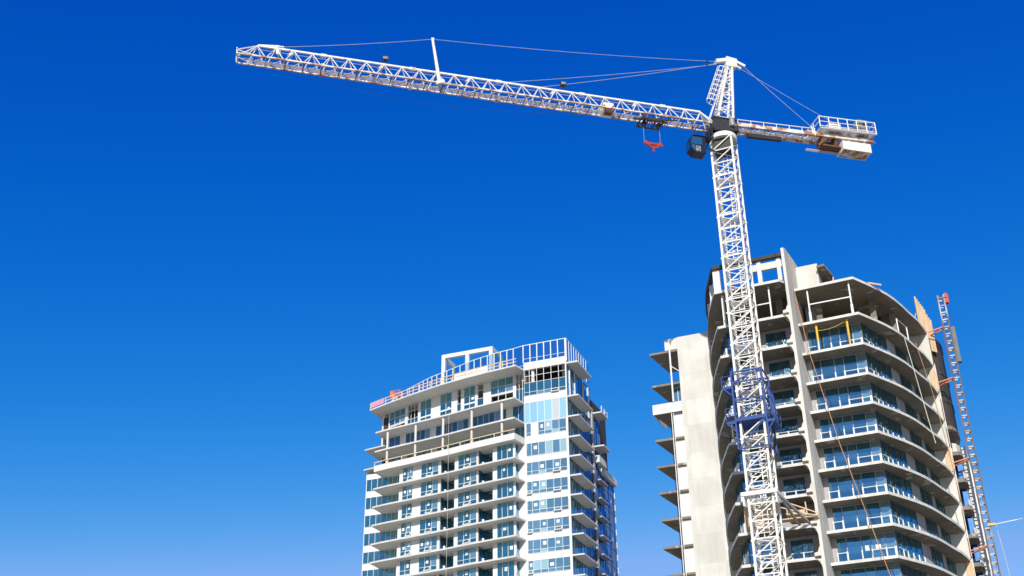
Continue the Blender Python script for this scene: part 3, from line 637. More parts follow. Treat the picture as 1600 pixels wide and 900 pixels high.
# rear part beyond the end wall: wall strips, rounded balconies
m = MB().box(3.2, 4.7, 14.43, 15.6, 17, 49.6); m.build('rear_wall', 'pale_concrete', RT)
MB().box(2.5, 4.55, 15.62, 22, 17, 49.4).build('rear_wall', 'core_gloom', RT)
MB().box(4.71, 4.80, 15.15, 15.6, 17, 47).build('rear_pier', 'white_render', RT)
RB = [(4.75, 15.7), (5.2, 16.1), (5.5, 17.0), (5.62, 18.2), (5.6, 19.6), (5.3, 21.2), (4.5, 22), (3, 22), (3, 15.7)]
RS = [(4.75, 15.7), (5.35, 15.75), (5.6, 16.2), (5.6, 18.15), (3, 18.15), (3, 15.7)]
for i, z in enumerate(RL[:-1]):
    MB().prism(RB if i < 4 else RS, z-TH-.1, z).build('rear_balcony_slab', 'raw_concrete' if i > 2 else 'membrane_and_shade', RT)  # upper slabs near-black: shade of their undersides painted into the colour
for i in range(len(RL)-1):
    zf, zc = RL[i+1], RL[i]-TH-.1
    if i < 3:
        MB().prism([(4.57, 15.65), (4.74, 15.72), (5.15, 16.15), (5.45, 17.05), (5.56, 18.2), (5.54, 19.6), (5.25, 21.1), (4.57, 21.9)], zf, zc).build('rear_shade_infill', 'membrane_and_shade', RT)  # solid infill added between the slabs, coloured as the dark shade there
    else:
        window(RT, (4.56, 15.8), (4.56, 18.1), zf+.02, zc-.01, 3, mat_='glass_deep', frame='window_frame', name='rear_window')
        if i > 3:
            window(RT, (4.62, 18.2), (5.3, 18.2), zf+.02, zc-.01, 2, mat_='glass_deep', frame='dark_frame', name='rear_window')
            window(RT, (5.95, 18.5), (5.95, 21.8), zf-.1, zc+.1, 4, mat_='glass_deep', frame='window_frame', name='rear_window')
            MB().box(5.0, 5.45, 16.1+.3*(i % 2), 16.16+.3*(i % 2), zf+.1, zf+1.5).build('blue_sheet', 'blue_tarp', RT)
            MB().seg((5.4, 15.78), (5.6, 16.2), 0, .46, -.04, .03, zf, zf+.55).build('balcony_upstand', 'white_render', RT)
    MB().seg((4.7, 14.5), (4.7, 15.3), 0, .8, 0, .05, zf+.3, zc-.25).build('brown_shutter', 'brown_panel', RT)
MB().box(4.57, 5.94, 18.22, 22, 17, 39.6).build('rear_wall', 'white_render', RT)
m = MB(); m.prism([(4.9, 15.9), (5.25, 16.2), (5.5, 17.1), (5.6, 18.3), (5.5, 18.3), (5.4, 17.15), (5.18, 16.28), (4.85, 16.0)], RL[4], RL[4]+.9); m.build('rear_parapet', 'pale_concrete', RT)

# plain concrete side wall on the left, its little balconies
MB().box(-18.0, -12.9, 8.0, 8.6, 0, 51.2).box(-19.25, -18.01, 8.02, 8.5, 50.0, 51.15).build('shear_wall', 'pale_concrete', RT)
for k, z in enumerate(RL):
    MB().prism([(-20.85, 8.02), (-18.0, 8.02), (-18.0, 13), (-20.3, 12.8)], z-.2, z).build('corner_balcony_slab', 'raw_concrete', RT)
    if k > 0 and k < len(RL)-1:
        zf, zc = RL[k+1], RL[k]-.2
        if k >= 2:
            MB().box(-18.95, -18.02, 8.3, 8.5, zf, zc).build('white_panel', 'white_render', RT)
            window(RT, (-20.0, 11.0), (-18.95, 10.6), zf+.02, zc-.01, 2, mat_='glass_deep', name='corner_window', frame='dark_frame')
            window(RT, (-18.96, 8.55), (-18.96, 8.31), zf, zc, 1, mat_='glass_wrapped', name='corner_window')
        else:
            window(RT, (-19.0, 9.0), (-18.05, 8.8), zf+.02, zc-.01, 2, mat_='glass_bay', name='corner_window')
m = MB(); m.box(-20.87, -18.0, 7.9, 8.0, 43.5, 44.5); m.box(-20.88, -20.78, 8.001, 12, 43.5, 44.5); m.build('corner_parapet', 'white_render', RT)
m = MB(); m.tube((-18.75, 7.85, 44.5), (-18.75, 7.85, 50.9), .09, 10); m.tube((-19.05, 7.93, 17), (-19.05, 7.93, 43.4), .045, 8); m.tube((-18.85, 7.93, 17), (-18.85, 7.93, 43.4), .03, 8)
m.bar((-18.72, 7.86, 48.2), (-18.0, 7.95, 47.6), .06); m.build('rain_pipe', 'window_frame', RT)

# ---- loose things at the concrete tower
def RTw(u, v, z): return Matrix.Translation(RT_LOC) @ Matrix.Rotation(RT_RZ, 4, 'Z') @ Vector((u, v, z))
for (u, v), lab in (((-3.62, .55), 'yellow shoring post under the second slab, beside the grey fin wall'), ((-1.02, .55), 'yellow shoring post under the second slab, nearer the slab corner')):
    t = thing('shoring_post', lab, 'shoring post', RTw(u, v, 43.75), RT_RZ, 'yellow shoring posts')
    MB().tube((0, 0, 0), (0, 0, 1.2), .075, 10).build('inner_tube', 'window_frame' if u < -3 else 'yellow_paint', t)
    MB().tube((0, 0, 1.0), (0, 0, 2.5), .10, 10).build('outer_tube', 'yellow_paint', t)
    MB().box(-.14, .14, -.14, .14, 2.5, 2.54).build('top_plate', 'yellow_paint', t)
    MB().box(-.14, .14, -.14, .14, 0, .03).build('base_plate', 'window_frame', t)
m = MB(); pts = []
for k in range(11):
    f = k/10; pts.append((-3.62+2.6*f, .5, 45.72+.48*f-.9*f*(1-f)*1.0))
m.path(pts, .022); o = m.build('chain', 'yellow_paint'); o.location = RT_LOC; o.rotation_euler = (0, 0, RT_RZ)
tag(o, 'yellow chain sagging between the two yellow posts', 'chain')
def rope(name, label, pts, mt, r):
    base = RTw(*pts[0]); inv = RTw(*pts[0]); m = MB(); m.path([RTw(*p)-inv for p in pts], r)
    o = m.build(name, mt); o.location = base
    return tag(o, label, 'rope')
ROPES_HERE = True

# plywood hoarding at the slab end, boards on it
t = thing('plywood_hoarding', 'tall pale plywood hoarding with ragged top at the right end of the concrete roof', 'hoarding', RTw(4.05, 14.45, 0), RT_RZ)
for k in range(9):
    t0 = .08+k*.17; t1 = t0+.16; q2 = .7071; top = 54.05-1.55*(t0-.08)-(.25 if k > 5 else 0)-random.uniform(0, .12)
    bo = [(t0*q2+.03, t0*q2-.03), (t1*q2+.03, t1*q2-.03), (t1*q2-.02, t1*q2+.02), (t0*q2-.02, t0*q2+.02)]
    MB().hexa([(x, y, 48.4-.02*k) for x, y in bo], [(x, y, top) for x, y in bo]).build('board', 'plywood', t)
m = MB(); m.bar((-.9, -.6, 49.96), (.05, .5, 52.6), .07); m.build('brace', 'timber', t)
for zc_, lab in ((44.9, 'upper plywood sheet fixed to the right end wall of the concrete tower'), (37.2, 'middle plywood sheet fixed to the right end wall of the concrete tower'), (27.0, 'lowest plywood sheet fixed to the right end wall of the concrete tower')):
    o = MB().box(.0, .55, .0, .06, -1.1, 1.1).build('plywood_sheet', 'plywood'); o.location = RTw(4.22, 14.11, zc_); o.rotation_euler = (0, 0, RT_RZ)
    tag(o, lab, 'plywood sheet', 'plywood sheets on the end wall')
# boarded balcony left of the mast, timber walkway right of it
o = MB().box(0, 2.6, 0, .05, 0, 2.25).build('plywood_sheet', 'plywood'); o.location = RTw(-11.1, -1.5, RL[8]); o.rotation_euler = (0, 0, RT_RZ)
tag(o, 'plywood sheet closing a balcony just left of the crane mast', 'plywood sheet')
# pebble-grey loose items on the roof
for (u, v, dz, L, lab) in ((-1.7, .9, 0, .9, 'short timber offcut standing on the concrete roof beside the small canopy'), (1.6, 2.4, 0, .7, 'short timber offcut lying on the curved edge of the concrete roof')):
    m = MB()
    if L > .8: m.bar((0, 0, 0), (.1, 0, .75), .1); m.bar((-.5, 0, .12), (.45, .1, .12), .12)
    else: m.bar((-.5, -.4, .1), (.5, .5, .1), .14)
    o = m.build('timber_offcut', 'timber'); o.location = RTw(u, v, 49.96); o.rotation_euler = (0, 0, RT_RZ)
    tag(o, lab, 'timber')

# ================================================================ TOWER CRANE
MX, MY, MA = 19.05, 87.47, R(-24.0)
ms = 1.871; hs_ = ms/2
CR = thing('tower_crane', 'tall white lattice tower crane with a long horizontal jib, standing before the concrete tower', 'tower crane', (MX, MY, 0), MA)
ja = R(218.5); jl = (cos(ja), sin(ja)); wl = (-sin(ja), cos(ja))
def J(s, w, z): return (jl[0]*s+wl[0]*w, jl[1]*s+wl[1]*w, z)
MTOP = 62.35; SEC = 4.03; BAY = SEC/3
sec = MB()
cs = [(-hs_, -hs_), (hs_, -hs_), (hs_, hs_), (-hs_, hs_)]
for (x, y) in cs:
    sec.bar((x, y, 0), (x, y, SEC), .17)
    sec.box(x-.13, x+.13, y-.13, y+.13, SEC-.16, SEC+.002)
for k in range(3):
    z0 = k*BAY; z1 = z0+BAY
    for q in range(4):
        a = cs[q]; b = cs[(q+1) % 4]
        sec.bar((*a, z0+.06), (*b, z0+.06), .09)
        if (q % 2 == 0): sec.bar((*a, z0+.06), (*b, z1+.06), .085) if q == 0 else sec.bar((*b, z0+.06), (*a, z1+.06), .075)
        else:
            sec.bar((*a, z0+.06), (*b, z1+.06), .075)
    sec.bar((-hs_, -hs_, z0+.06), (hs_, hs_, z0+.06), .06); sec.bar((-hs_, 0, z0+.72), (hs_, 0, z0+.72), .05); sec.bar((0, hs_, z0+.06), (0, hs_, z1+.06), .05)
sections = []
proto = None
k = 0
z = MTOP-SEC
while z > -SEC+.5:
    if proto is None: proto = sec.build('mast_section', 'crane_white', CR, loc=(0, 0, z))
    else:
        o = proto.copy(); COL.objects.link(o); o.parent = CR; o.location = (0, 0, z)
    # inner ladder and rest platform
    if z > 14:
        zz = z+.15 if k % 2 else z+.2
        pm = MB(); pm.box(-.8, .8, -.1, .82, zz, zz+.05); pm.build('rest_platform', 'grating', CR)
        lm = MB(); x0 = .1 if k % 2 else -.25
        for x in (x0, x0+.4): lm.bar((x, .15, z+.2), (x, .35, z+SEC+.2), .06)
        for r_ in range(11): lm.bar((x0, .15+.018*r_, z+.4+r_*.36), (x0+.4, .15+.018*r_, z+.4+r_*.36), .045)
        lm.build('ladder', 'crane_white', CR)
    z -= SEC; k += 1
# slewing ring, turntable
m = MB(); m.tube((0, 0, 62.36), (0, 0, 62.80), 1.22, 28); m.tube((0, 0, 62.80), (0, 0, 62.90), 1.22, 28, .98); m.build('slewing_ring', 'crane_white', CR)
m = MB(); m.tube((0, 0, 62.90), (0, 0, 63.45), .95, 28, .72); m.build('ring_gear', 'machine_grey', CR)
m = MB(); m.box(-.78, .78, -.78, .78, 61.2, 62.35); m.build('mast_skirt', 'black_steel', CR)
m = MB()
for w in (-.85, .85):
    m.hexa([J(1.35, w-.05, 62.95), J(1.35, w+.05, 62.95), J(-1.25, w+.05, 63.2), J(-1.25, w-.05, 63.2)], [J(1.1, w-.05, 64.3), J(1.1, w+.05, 64.3), J(-1.1, w+.05, 64.3), J(-1.1, w-.05, 64.3)])
m.hexa([J(1.45, -.8, 62.7), J(1.45, .8, 62.7), J(1.3, .8, 62.7), J(1.3, -.8, 62.7)], [J(1.12, -.8, 64.3), J(1.12, .8, 64.3), J(1.0, .8, 64.3), J(1.0, -.8, 64.3)])
m.hexa([J(-1.15, -.8, 63.2), J(-1.15, .8, 63.2), J(-1.25, .8, 63.2), J(-1.25, -.8, 63.2)], [J(-1.0, -.8, 64.3), J(-1.0, .8, 64.3), J(-1.12, .8, 64.3), J(-1.12, -.8, 64.3)])
m.hexa([J(1.15, -.95, 64.3), J(1.15, .95, 64.3), J(-1.15, .95, 64.3), J(-1.15, -.95, 64.3)], [J(1.15, -.95, 64.45), J(1.15, .95, 64.45), J(-1.15, .95, 64.45), J(-1.15, -.95, 64.45)])
m.build('turntable', 'black_steel', CR)
m = MB(); m.tube(J(-.6, .95, 63.6), J(-.6, .95, 64.4), .24, 12); m.tube(J(-.95, .85, 63.75), J(-.35, 1.0, 63.75), .18, 10); m.build('slewing_motor', 'machine_grey', CR)
# jib
CH = .66; ZB = 63.85; ZT = 65.38
def strut(m, a, b, r): m.tube(a, b, r, 6)
S0, S1 = 1.15, 41.25; NP = 27
pl_ = (S1-1.95)/(NP-1)
jb = MB()
jb.k = 0
jb.bar(J(1.95, 0, ZT), J(S1, 0, ZT+.03), .15)
for w in (CH, -CH): jb.k = 1; jb.bar(J(S0, w, ZB), J(42.75, w*.98, ZB), .13)
jb.k = 0
apex = [1.95+pl_*i for i in range(NP)]
for i, a in enumerate(apex):
    for w in (CH, -CH):
        strut(jb, J(a, 0, ZT), J(a-pl_/2+.06, w, ZB), .042); strut(jb, J(a, 0, ZT), J(a+pl_/2-.06, w, ZB), .042)
    strut(jb, J(a-pl_/2, CH, ZB), J(a-pl_/2, -CH, ZB), .03)
    strut(jb, J(a-pl_/2, CH, ZB), J(a+pl_/2, -CH, ZB), .022)
    if i < NP-1: strut(jb, J(a, 0, ZT-.35), J(a+pl_, 0, ZT-.35), .012)
    if i % 5 == 2:
        jb.bar(J(a+.35, 0, ZT), J(a+.85, 0, ZT), .24)
        for w in (CH, -CH): jb.k = 1; jb.bar(J(a+.5, w, ZB), J(a+.8, w, ZB), .22); jb.k = 0
    if i % 5 == 4: jb.bar(J(a+.2, .1, ZT-.25), J(a+.45, .25, ZT-.75), .22)
# nose
for w in (.45, -.45): strut(jb, J(S1, 0, ZT), J(42.85, w, 64.35), .05)
strut(jb, J(42.85, CH, ZB+.55), J(42.85, -CH, ZB+.55), .05); strut(jb, J(42.8, .6, ZB), J(42.85, .5, 64.4), .05); strut(jb, J(42.8, -.6, ZB), J(42.85, -.5, 64.4), .05)
strut(jb, J(41.3, CH, ZB), J(42.85, .45, 64.35), .04); strut(jb, J(41.3, -CH, ZB), J(42.85, -.45, 64.35), .04)
strut(jb, J(42.75, CH, ZB), J(42.75, -CH, ZB), .06)
jb.bar(J(1.15, 0, ZB), J(1.95, 0, ZT), .1)
strut(jb, J(1.95, 0, ZT), J(1.0, .7, ZB+.05), .05); strut(jb, J(1.95, 0, ZT), J(1.0, -.7, ZB+.05), .05)
jib = jb.build('jib', ['crane_white', 'crane_rusty'], CR)
wk = MB()
x = 2.0
while x < 40.6:
    wk.hexa([J(x, -.36, ZB-.05), J(x, .12, ZB-.05), J(x+1.38, .12, ZB-.05), J(x+1.38, -.36, ZB-.05)][::-1], [J(x, -.36, ZB-.02), J(x, .12, ZB-.02), J(x+1.38, .12, ZB-.02), J(x+1.38, -.36, ZB-.02)][::-1]); x += 1.46
wk.quad(J(41.5, .3, ZB+.02), J(42.6, .0, ZB+.02), J(41.5, -.5, ZB+.02))
wk.build('walkway', 'grating', jib)
bk = MB()
x = 2.3
while x < 40: bk.bar(J(x, CH+.02, ZB-.02), J(x+.05, -CH, ZB-.08), .05); x += 1.46
bk.build('walkway_bracket', 'black_steel', jib)
m = MB(); m.hexa([J(10.4, -.45, 63.55), J(10.4, .5, 63.55), J(11.35, .5, 63.55), J(11.35, -.45, 63.55)][::-1], [J(10.4, -.45, 64.5), J(10.4, .5, 64.5), J(11.35, .5, 64.5), J(11.35, -.45, 64.5)][::-1]); m.build('trolley_winch', 'crane_white', jib)
m = MB(); m.tube(J(10.55, .3, 63.7), J(11.2, .3, 63.7), .36, 16); m.bar(J(10.5, .62, 63.5), J(10.5, .62, 64.1), .12); m.bar(J(11.3, .62, 63.5), J(11.3, .62, 64.1), .12); m.build('winch_drum', 'brown_panel', jib)
# floodlights on the jib
for s_, zz in ((30.62, 66.0), (14.85, 66.15)):
    fl = MB(); fl.hexa([J(s_+.25, -.2, zz-.16), J(s_+.22, .25, zz-.22), J(s_-.27, .25, zz-.16), J(s_-.25, -.2, zz-.12)][::-1], [J(s_+.25, -.2, zz+.2), J(s_+.22, .2, zz+.18), J(s_-.27, .2, zz+.22), J(s_-.25, -.2, zz+.26)][::-1])
    f = fl.build('floodlight', 'black_steel', CR); MB().bar(J(s_+.12, 0, ZT), J(s_, 0, zz-.15), .06).build('bracket', 'black_steel', f)
    l = MB(); l.quad(J(s_+.2, .262, zz-.14), J(s_-.2, .268, zz-.1), J(s_-.2, .225, zz+.14), J(s_+.2, .22, zz+.12)); l.build('lens', 'machine_grey', f)
# king post and pendants
m = MB(); m.tube(J(25.98, .62, ZB), J(26.58, 0, 68.95), .17, 12, .11); m.tube(J(26.45, 0, 68.95), J(26.7, 0, 68.95), .14, 10)
m.bar(J(25.6, .62, ZB+.25), J(26.3, .62, ZB-.1), .28); m.build('king_post', 'crane_white', CR)
def pendant(p, q, sag, r=.018):
    m = MB(); p = Vector(p); q = Vector(q); pts = []
    for k in range(9):
        f = k/8; v = p.lerp(q, f); v.z -= sag*4*f*(1-f); pts.append(v)
    m.path(pts, r, 6); return m.build('pendant_line', 'wire', CR)
HB = J(-.39, 0, 71.5)
pendant(J(-.39, .0, 71.55), J(26.58, 0, 68.95), .25); pendant(J(26.58, 0, 68.95), J(39.15, 0, 65.68), .12)
pendant(J(-.39, -.15, 71.35), J(20.05, 0, 65.45), .15); pendant(J(-.35, .2, 71.2), J(16.9, 0, 65.5), .15)
pendant(J(-2.8, -.4, 71.5), J(-14.0, -.62, 65.9), .12); pendant(J(-2.8, .45, 70.95), J(-8.7, .66, 65.05), .1)
m = MB(); m.bar(J(-14.0, -.62, 64.4), J(-14.0, -.62, 65.95), .14); m.build('pendant_anchor', 'crane_white', CR)
m = MB(); m.bar(J(-8.75, .66, 64.3), J(-8.7, .66, 65.1), .12); m.build('pendant_anchor', 'crane_white', CR)
m = MB()
for s_, w_, z_ in ((.55, 0, 71.36), (.6, -.12, 71.1), (.75, .18, 70.86)): m.bar(J(s_, w_, z_), J(s_+.25, w_, z_-.05), .13)
m.build('pendant_coupling', 'black_steel', CR)
m = MB(); m.bar(J(41.1, 0, 65.45), J(39.5, 0, 65.66), .14); m.bar(J(39.55, .1, 65.3), J(39.5, .1, 64.75), .26); m.bar(J(39.5, 0, 65.66), J(39.1, 0, 65.68), .08); m.build('pendant_anchor', 'crane_white', CR)
# tower peak (A-frame)
pk = MB(); HT = 71.4
fl_, fr_ = [(.55, w, 64.7) for w in (.62, -.62)], [(-.95, w, 64.7) for w in (.62, -.62)]
for i in range(2):
    sg = (.14, -.14)[i]
    pk.bar(J(*fl_[i]), J(-1.3, sg, HT), .19); pk.bar(J(*fr_[i]), J(-1.72, sg, HT), .19)
for k in range(7):
    f0, f1 = k/7.4, (k+1)/7.4
    A_ = lambda i, f: Vector(J(*fl_[i])).lerp(Vector(J(-1.3, (.14, -.14)[i], HT)), f)
    B_ = lambda i, f: Vector(J(*fr_[i])).lerp(Vector(J(-1.72, (.14, -.14)[i], HT)), f)
    for i in range(2):
        pk.bar(A_(i, f0), B_(i, f0), .07); pk.bar(*( (A_(i, f0), B_(i, f1)) if k % 2 else (B_(i, f0), A_(i, f1)) ), .07)
    pk.bar(A_(0, f1), A_(1, f1), .06); pk.bar(B_(0, f1), B_(1, f1), .06)
pk.build('tower_peak', 'crane_white', CR)
m = MB()
m.hexa([J(-1.05, -.32, 71.0), J(-1.05, .32, 71.0), J(-2.1, .32, 71.0), J(-2.1, -.32, 71.0)], [J(-1.15, -.32, 72.1), J(-1.15, .32, 72.1), J(-2.2, .32, 71.95), J(-2.2, -.32, 71.95)])
m.bar(J(-1.2, 0, 71.85), J(-.2, 0, 71.55), .32, .34); m.bar(J(-2.0, .25, 71.7), J(-2.85, .45, 71.1), .2); m.bar(J(-2.0, -.25, 71.7), J(-2.85, -.45, 71.5), .2)
m.bar(J(-.2, -.35, 71.5), J(-.2, .35, 71.3), .16)
m.build('head_block', 'crane_white', CR)
ld = MB()
LB, LTp = Vector(J(1.2, .1, 64.6)), Vector(J(-.98, .1, 70.6))
off = Vector(J(.0, .2, 0))
for sgn in (-1, 1): ld.bar(LB+off*sgn, LTp+off*sgn, .075)
for k in range(22): q = LB.lerp(LTp, k/22); ld.bar(q-off, q+off, .04)
for k in (8, 13, 19): q = LB.lerp(LTp, k/22); ld.bar(q, q+Vector(J(-.7, 0, 0)), .05)
lad = ld.build('peak_ladder', 'crane_white', CR)
cg = MB(); dcg = Vector(J(1, 0, .35)).normalized(); ax = (LTp-LB).normalized(); sd_ = off.normalized()
hoop = [(-.38, 0), (-.40, .35), (-.25, .68), (0, .78), (.25, .68), (.40, .35), (.38, 0)]
rows = [LB.lerp(LTp, .33+.095*k) for k in range(8)]
for q in rows:
    P = [q + sd_*a + dcg*b for a, b in hoop]
    for a, b in zip(P, P[1:]): cg.bar(a, b, .05)
for a, b in hoop[1:-1]: cg.bar(rows[0]+sd_*a+dcg*b, rows[-1]+sd_*a+dcg*b, .045)
cg.build('ladder_cage', 'crane_white', lad)
# counter-jib
cj = MB(); ZC = 64.1
for w in (.62, -.62):
    cj.k = 1; cj.hexa([J(-1.0, w-.1, ZC-.20), J(-1.0, w+.1, ZC-.20), J(-14.9, w+.1, ZC+.2), J(-14.9, w-.1, ZC+.2)], [J(-1.0, w-.1, ZC+.18), J(-1.0, w+.1, ZC+.18), J(-14.9, w+.1, ZC+.55), J(-14.9, w-.1, ZC+.55)])
cj.k = 0; x = -1.6; k = 0
while x > -14.8:
    zz = ZC - (x+1)*.026
    cj.bar(J(x, -.6, zz), J(x, .6, zz), .09)
    cj.bar(J(x, (-.55, .55)[k % 2], zz), J(x-.8, (.55, -.55)[k % 2], zz), .07)
    x -= .8; k += 1
cjo = cj.build('counter_jib', ['crane_white', 'crane_rusty'], CR)
dk = MB(); x = -1.5
while x > -8.6:
    zz = ZC - (x+1)*.026+.1
    dk.hexa([J(x, -.5, zz), J(x, -.12, zz), J(x-1.5, -.12, zz+.02), J(x-1.5, -.5, zz+.02)], [J(x, -.5, zz+.03), J(x, -.12, zz+.03), J(x-1.5, -.12, zz+.05), J(x-1.5, -.5, zz+.05)]); x -= 1.6
dk.build('walkway', 'grating', cjo)
hr = MB()
for w in (.72, -.72):
    hr.bar(J(-1.2, w, 64.58), J(-9.0, w, 64.86), .06)
    for k in range(7): hr.bar(J(-1.3-k*1.27, w, ZC), J(-1.3-k*1.27, w, 64.58+.044*k), .05)
hr.build('hand_rail', 'crane_white', cjo)
m = MB(); m.hexa([J(-2.1, .45, 62.85), J(-2.1, .75, 62.85), J(-5.4, .75, 62.95), J(-5.4, .45, 62.95)], [J(-2.1, .45, 63.25), J(-2.1, .75, 63.25), J(-5.4, .75, 63.32), J(-5.4, .45, 63.32)])
for s_ in (-2.6, -3.9, -5.0): m.bar(J(s_, .55, 63.2), J(s_, .55, 64.1), .06)
m.build('cable_box', 'black_steel', cjo)
# machinery platform
pf = MB(); W0, W1 = -1.1, 1.25; ZP = 64.8
pf.hexa([J(-9.25, W0, ZP-.05), J(-9.25, W1, ZP-.05), J(-14.95, W1, ZP+.12), J(-14.95, W0, ZP+.12)], [J(-9.25, W0, ZP), J(-9.25, W1, ZP), J(-14.95, W1, ZP+.17), J(-14.95, W0, ZP+.17)])
for k in range(8): pf.bar(J(-9.35-.78*k, W0, ZP-.12+.025*k), J(-9.35-.78*k, W1, ZP-.12+.025*k), .12)
for w in (W0+.05, W1-.05): pf.bar(J(-9.25, w, ZP-.1), J(-14.95, w, ZP+.08), .16)
pfo = pf.build('machine_platform', 'grating', CR)
pr = MB()
for w in (W0, W1):
    for hh in (1.15, .62, .12): pr.bar(J(-9.25, w, ZP+hh), J(-14.95, w, ZP+hh+.16), .075 if hh > 1 else .05)
    for k in range(7): pr.bar(J(-9.25-k*.95, w, ZP), J(-9.25-k*.95, w, ZP+1.15+.027*k), .075)
for s_, dz in ((-9.25, 0), (-14.95, .16)):
    for hh in (1.15, .62): pr.bar(J(s_, W0, ZP+hh+dz), J(s_, W1, ZP+hh+dz), .07)
    pr.bar(J(s_, .1, ZP+dz), J(s_, .1, ZP+1.15+dz), .06)
pr.build('platform_rail', 'crane_white', pfo)
def jbox(m, s0, s1, w0, w1, z0, z1): return m.hexa([J(s0, w0, z0), J(s0, w1, z0), J(s1, w1, z0), J(s1, w0, z0)], [J(s0, w0, z1), J(s0, w1, z1), J(s1, w1, z1), J(s1, w0, z1)])
m = MB(); jbox(m, -10.3, -11.5, .3, 1.0, ZP+.1, ZP+.75); m.tube(J(-10.9, .9, ZP+.4), J(-10.9, -.6, ZP+.4), .4, 14); m.build('hoist_motor', 'crane_white', pfo)
m = MB(); m.tube(J(-11.7, .0, ZP+.65), J(-13.1, .0, ZP+.7), .5, 18); m.tube(J(-12.6, .0, ZP+.65), J(-13.1, .0, ZP+.7), .58, 18); m.build('hoist_drum', 'machine_grey', pfo)
m = MB(); jbox(m, -13.3, -14.3, .35, 1.05, ZP+.15, ZP+1.6); m.build('switch_cabinet', 'machine_grey', pfo)
m = MB(); m.tube(J(-13.9, 1.06, ZP+1.05), J(-13.9, 1.12, ZP+1.05), .2, 14); jbox(m, -13.5, -13.55, 1.051, 1.07, ZP+.4, ZP+1.3); m.build('cabinet_fan', 'black_steel', pfo)
m = MB(); jbox(m, -9.6, -12.6, -.45, .45, 63.35, 63.5); jbox(m, -9.6, -9.75, -.5, .5, 63.5, 64.3); jbox(m, -11.0, -11.1, -.5, .5, 63.5, 64.5); jbox(m, -12.5, -12.6, -.5, .5, 63.5, 64.5); m.bar(J(-9.2, .5, 63.2), J(-10.2, .5, 64.2), .2); m.build('ballast_frame', 'brown_panel', CR)
m = MB(); jbox(m, -8.4, -11.8, -.55, -.25, 63.2, 63.26); m.build('lower_gangway', 'grating', CR)
cw = MB()
jbox(cw, -11.6, -14.45, -.6, .75, 63.05, 63.98)
cwo = cw.build('counterweight', 'crane_white', CR)
m = MB(); jbox(m, -11.75, -14.3, -.45, .6, 62.99, 63.045); m.build('counterweight_base', 'crane_rusty', cwo)
m = MB()
for s_ in (-12.2, -13.8): jbox(m, s_, s_-.2, -.55, .7, 63.98, 64.5)
m.build('hanger', 'machine_grey', cwo)
# trolley
m = MB()
for w in (-.7, .7): m.bar(J(7.9, w, 63.3), J(5.8, w, 63.3), .14)
for s_ in (7.9, 7.2, 6.5, 5.8): m.bar(J(s_, -.7, 63.3), J(s_, .7, 63.3), .12)
m.tube(J(7.5, -.2, 63.2), J(7.5, .2, 63.2), .2, 12); m.tube(J(6.1, -.2, 63.2), J(6.1, .2, 63.2), .2, 12)
for s_ in (7.7, 6.0):
    for w in (CH, -CH): m.tube(J(s_, w-.06, 63.66), J(s_, w+.06, 63.66), .15, 12); m.bar(J(s_, w+.12, 63.3), J(s_, w+.12, 63.75), .08)
m.bar(J(8.6, .4, 63.3), J(5.4, .4, 63.35), .1); m.bar(J(7.6, .8, 63.1), J(6.2, .8, 63.1), .12); m.bar(J(5.8, .75, 63.3), J(4.7, .7, 63.5), .09)
m.build('trolley', 'black_steel', CR)
m = MB(); pts = []
for k in range(25):
    f = k/24; pts.append(J(40.5-28*f, -.2, 63.7-2.0*4*f*(1-f)*.75))
m.path(pts, .008, 5); m.build('slack_cable', 'black_steel', CR)
# operator's cab
cb = MB(); cz = 59.75
prof = [(2.35, cz+.15), (2.15, cz+.0), (3.55, cz+.05), (3.95, cz+.5), (4.05, cz+1.2), (3.85, cz+1.95), (2.35, cz+2.0)]
prof = [(2.45, cz+.12), (3.45, cz+.12), (3.85, cz+.5), (3.92, cz+1.2), (3.7, cz+1.8), (2.45, cz+1.8)]
k = len(prof); w0, w1 = .45, 1.45
cb.v = [J(a, w0, b) for a, b in prof] + [J(a, w1, b) for a, b in prof]
cb.f = [tuple(range(k-1, -1, -1)), tuple(k+i for i in range(k))] + [(i, (i+1) % k, k+(i+1) % k, k+i) for i in range(k)]; cb.mi = [0]*len(cb.f)
cab = cb.build('cab', 'navy_paint', CR)
m = MB(); m.quad(J(3.80, w1+.01, cz+.95), J(3.65, w1+.01, cz+1.7), J(2.75, w1+.01, cz+1.7), J(2.75, w1+.01, cz+.95)); m.quad(J(3.42, w1+.012, cz+.2), J(3.75, w1+.012, cz+.55), J(3.75, w1+.012, cz+.85), J(3.42, w1+.012, cz+.85))
m.quad(J(3.87, w0+.1, cz+.52), J(3.87, w1-.1, cz+.52), J(3.94, w1-.1, cz+1.18), J(3.94, w0+.1, cz+1.18))
m.build('cab_window', 'glass_front', cab)
m = MB(); m.quad(J(3.36, w1+.02, cz+.22), J(2.96, w1+.02, cz+.22), J(2.96, w1+.02, cz+.78), J(3.36, w1+.02, cz+.78)); sg = m.build('cab_sign', 'grey_panel', cab)
m = MB()
for a, b in (((3.28, .7), (3.04, .7)), ((3.28, .7), (3.28, .52)), ((3.28, .52), (3.05, .5)), ((3.05, .5), (3.05, .3)), ((3.05, .3), (3.28, .28))):
    m.bar(J(a[0], w1+.03, cz+a[1]), J(b[0], w1+.03, cz+b[1]), .05)
m.build('cab_sign_mark', 'navy_paint', sg)
m = MB()
jbox(m, 1.6, 3.5, .45, 1.45, cz+1.9, cz+1.96)
for s_ in (1.65, 2.5, 3.45):
    m.bar(J(s_, 1.4, cz+1.95), J(s_, 1.4, cz+2.7), .05)
for hh in (2.3, 2.7): m.bar(J(1.6, 1.4, cz+hh), J(3.5, 1.4, cz+hh), .04)
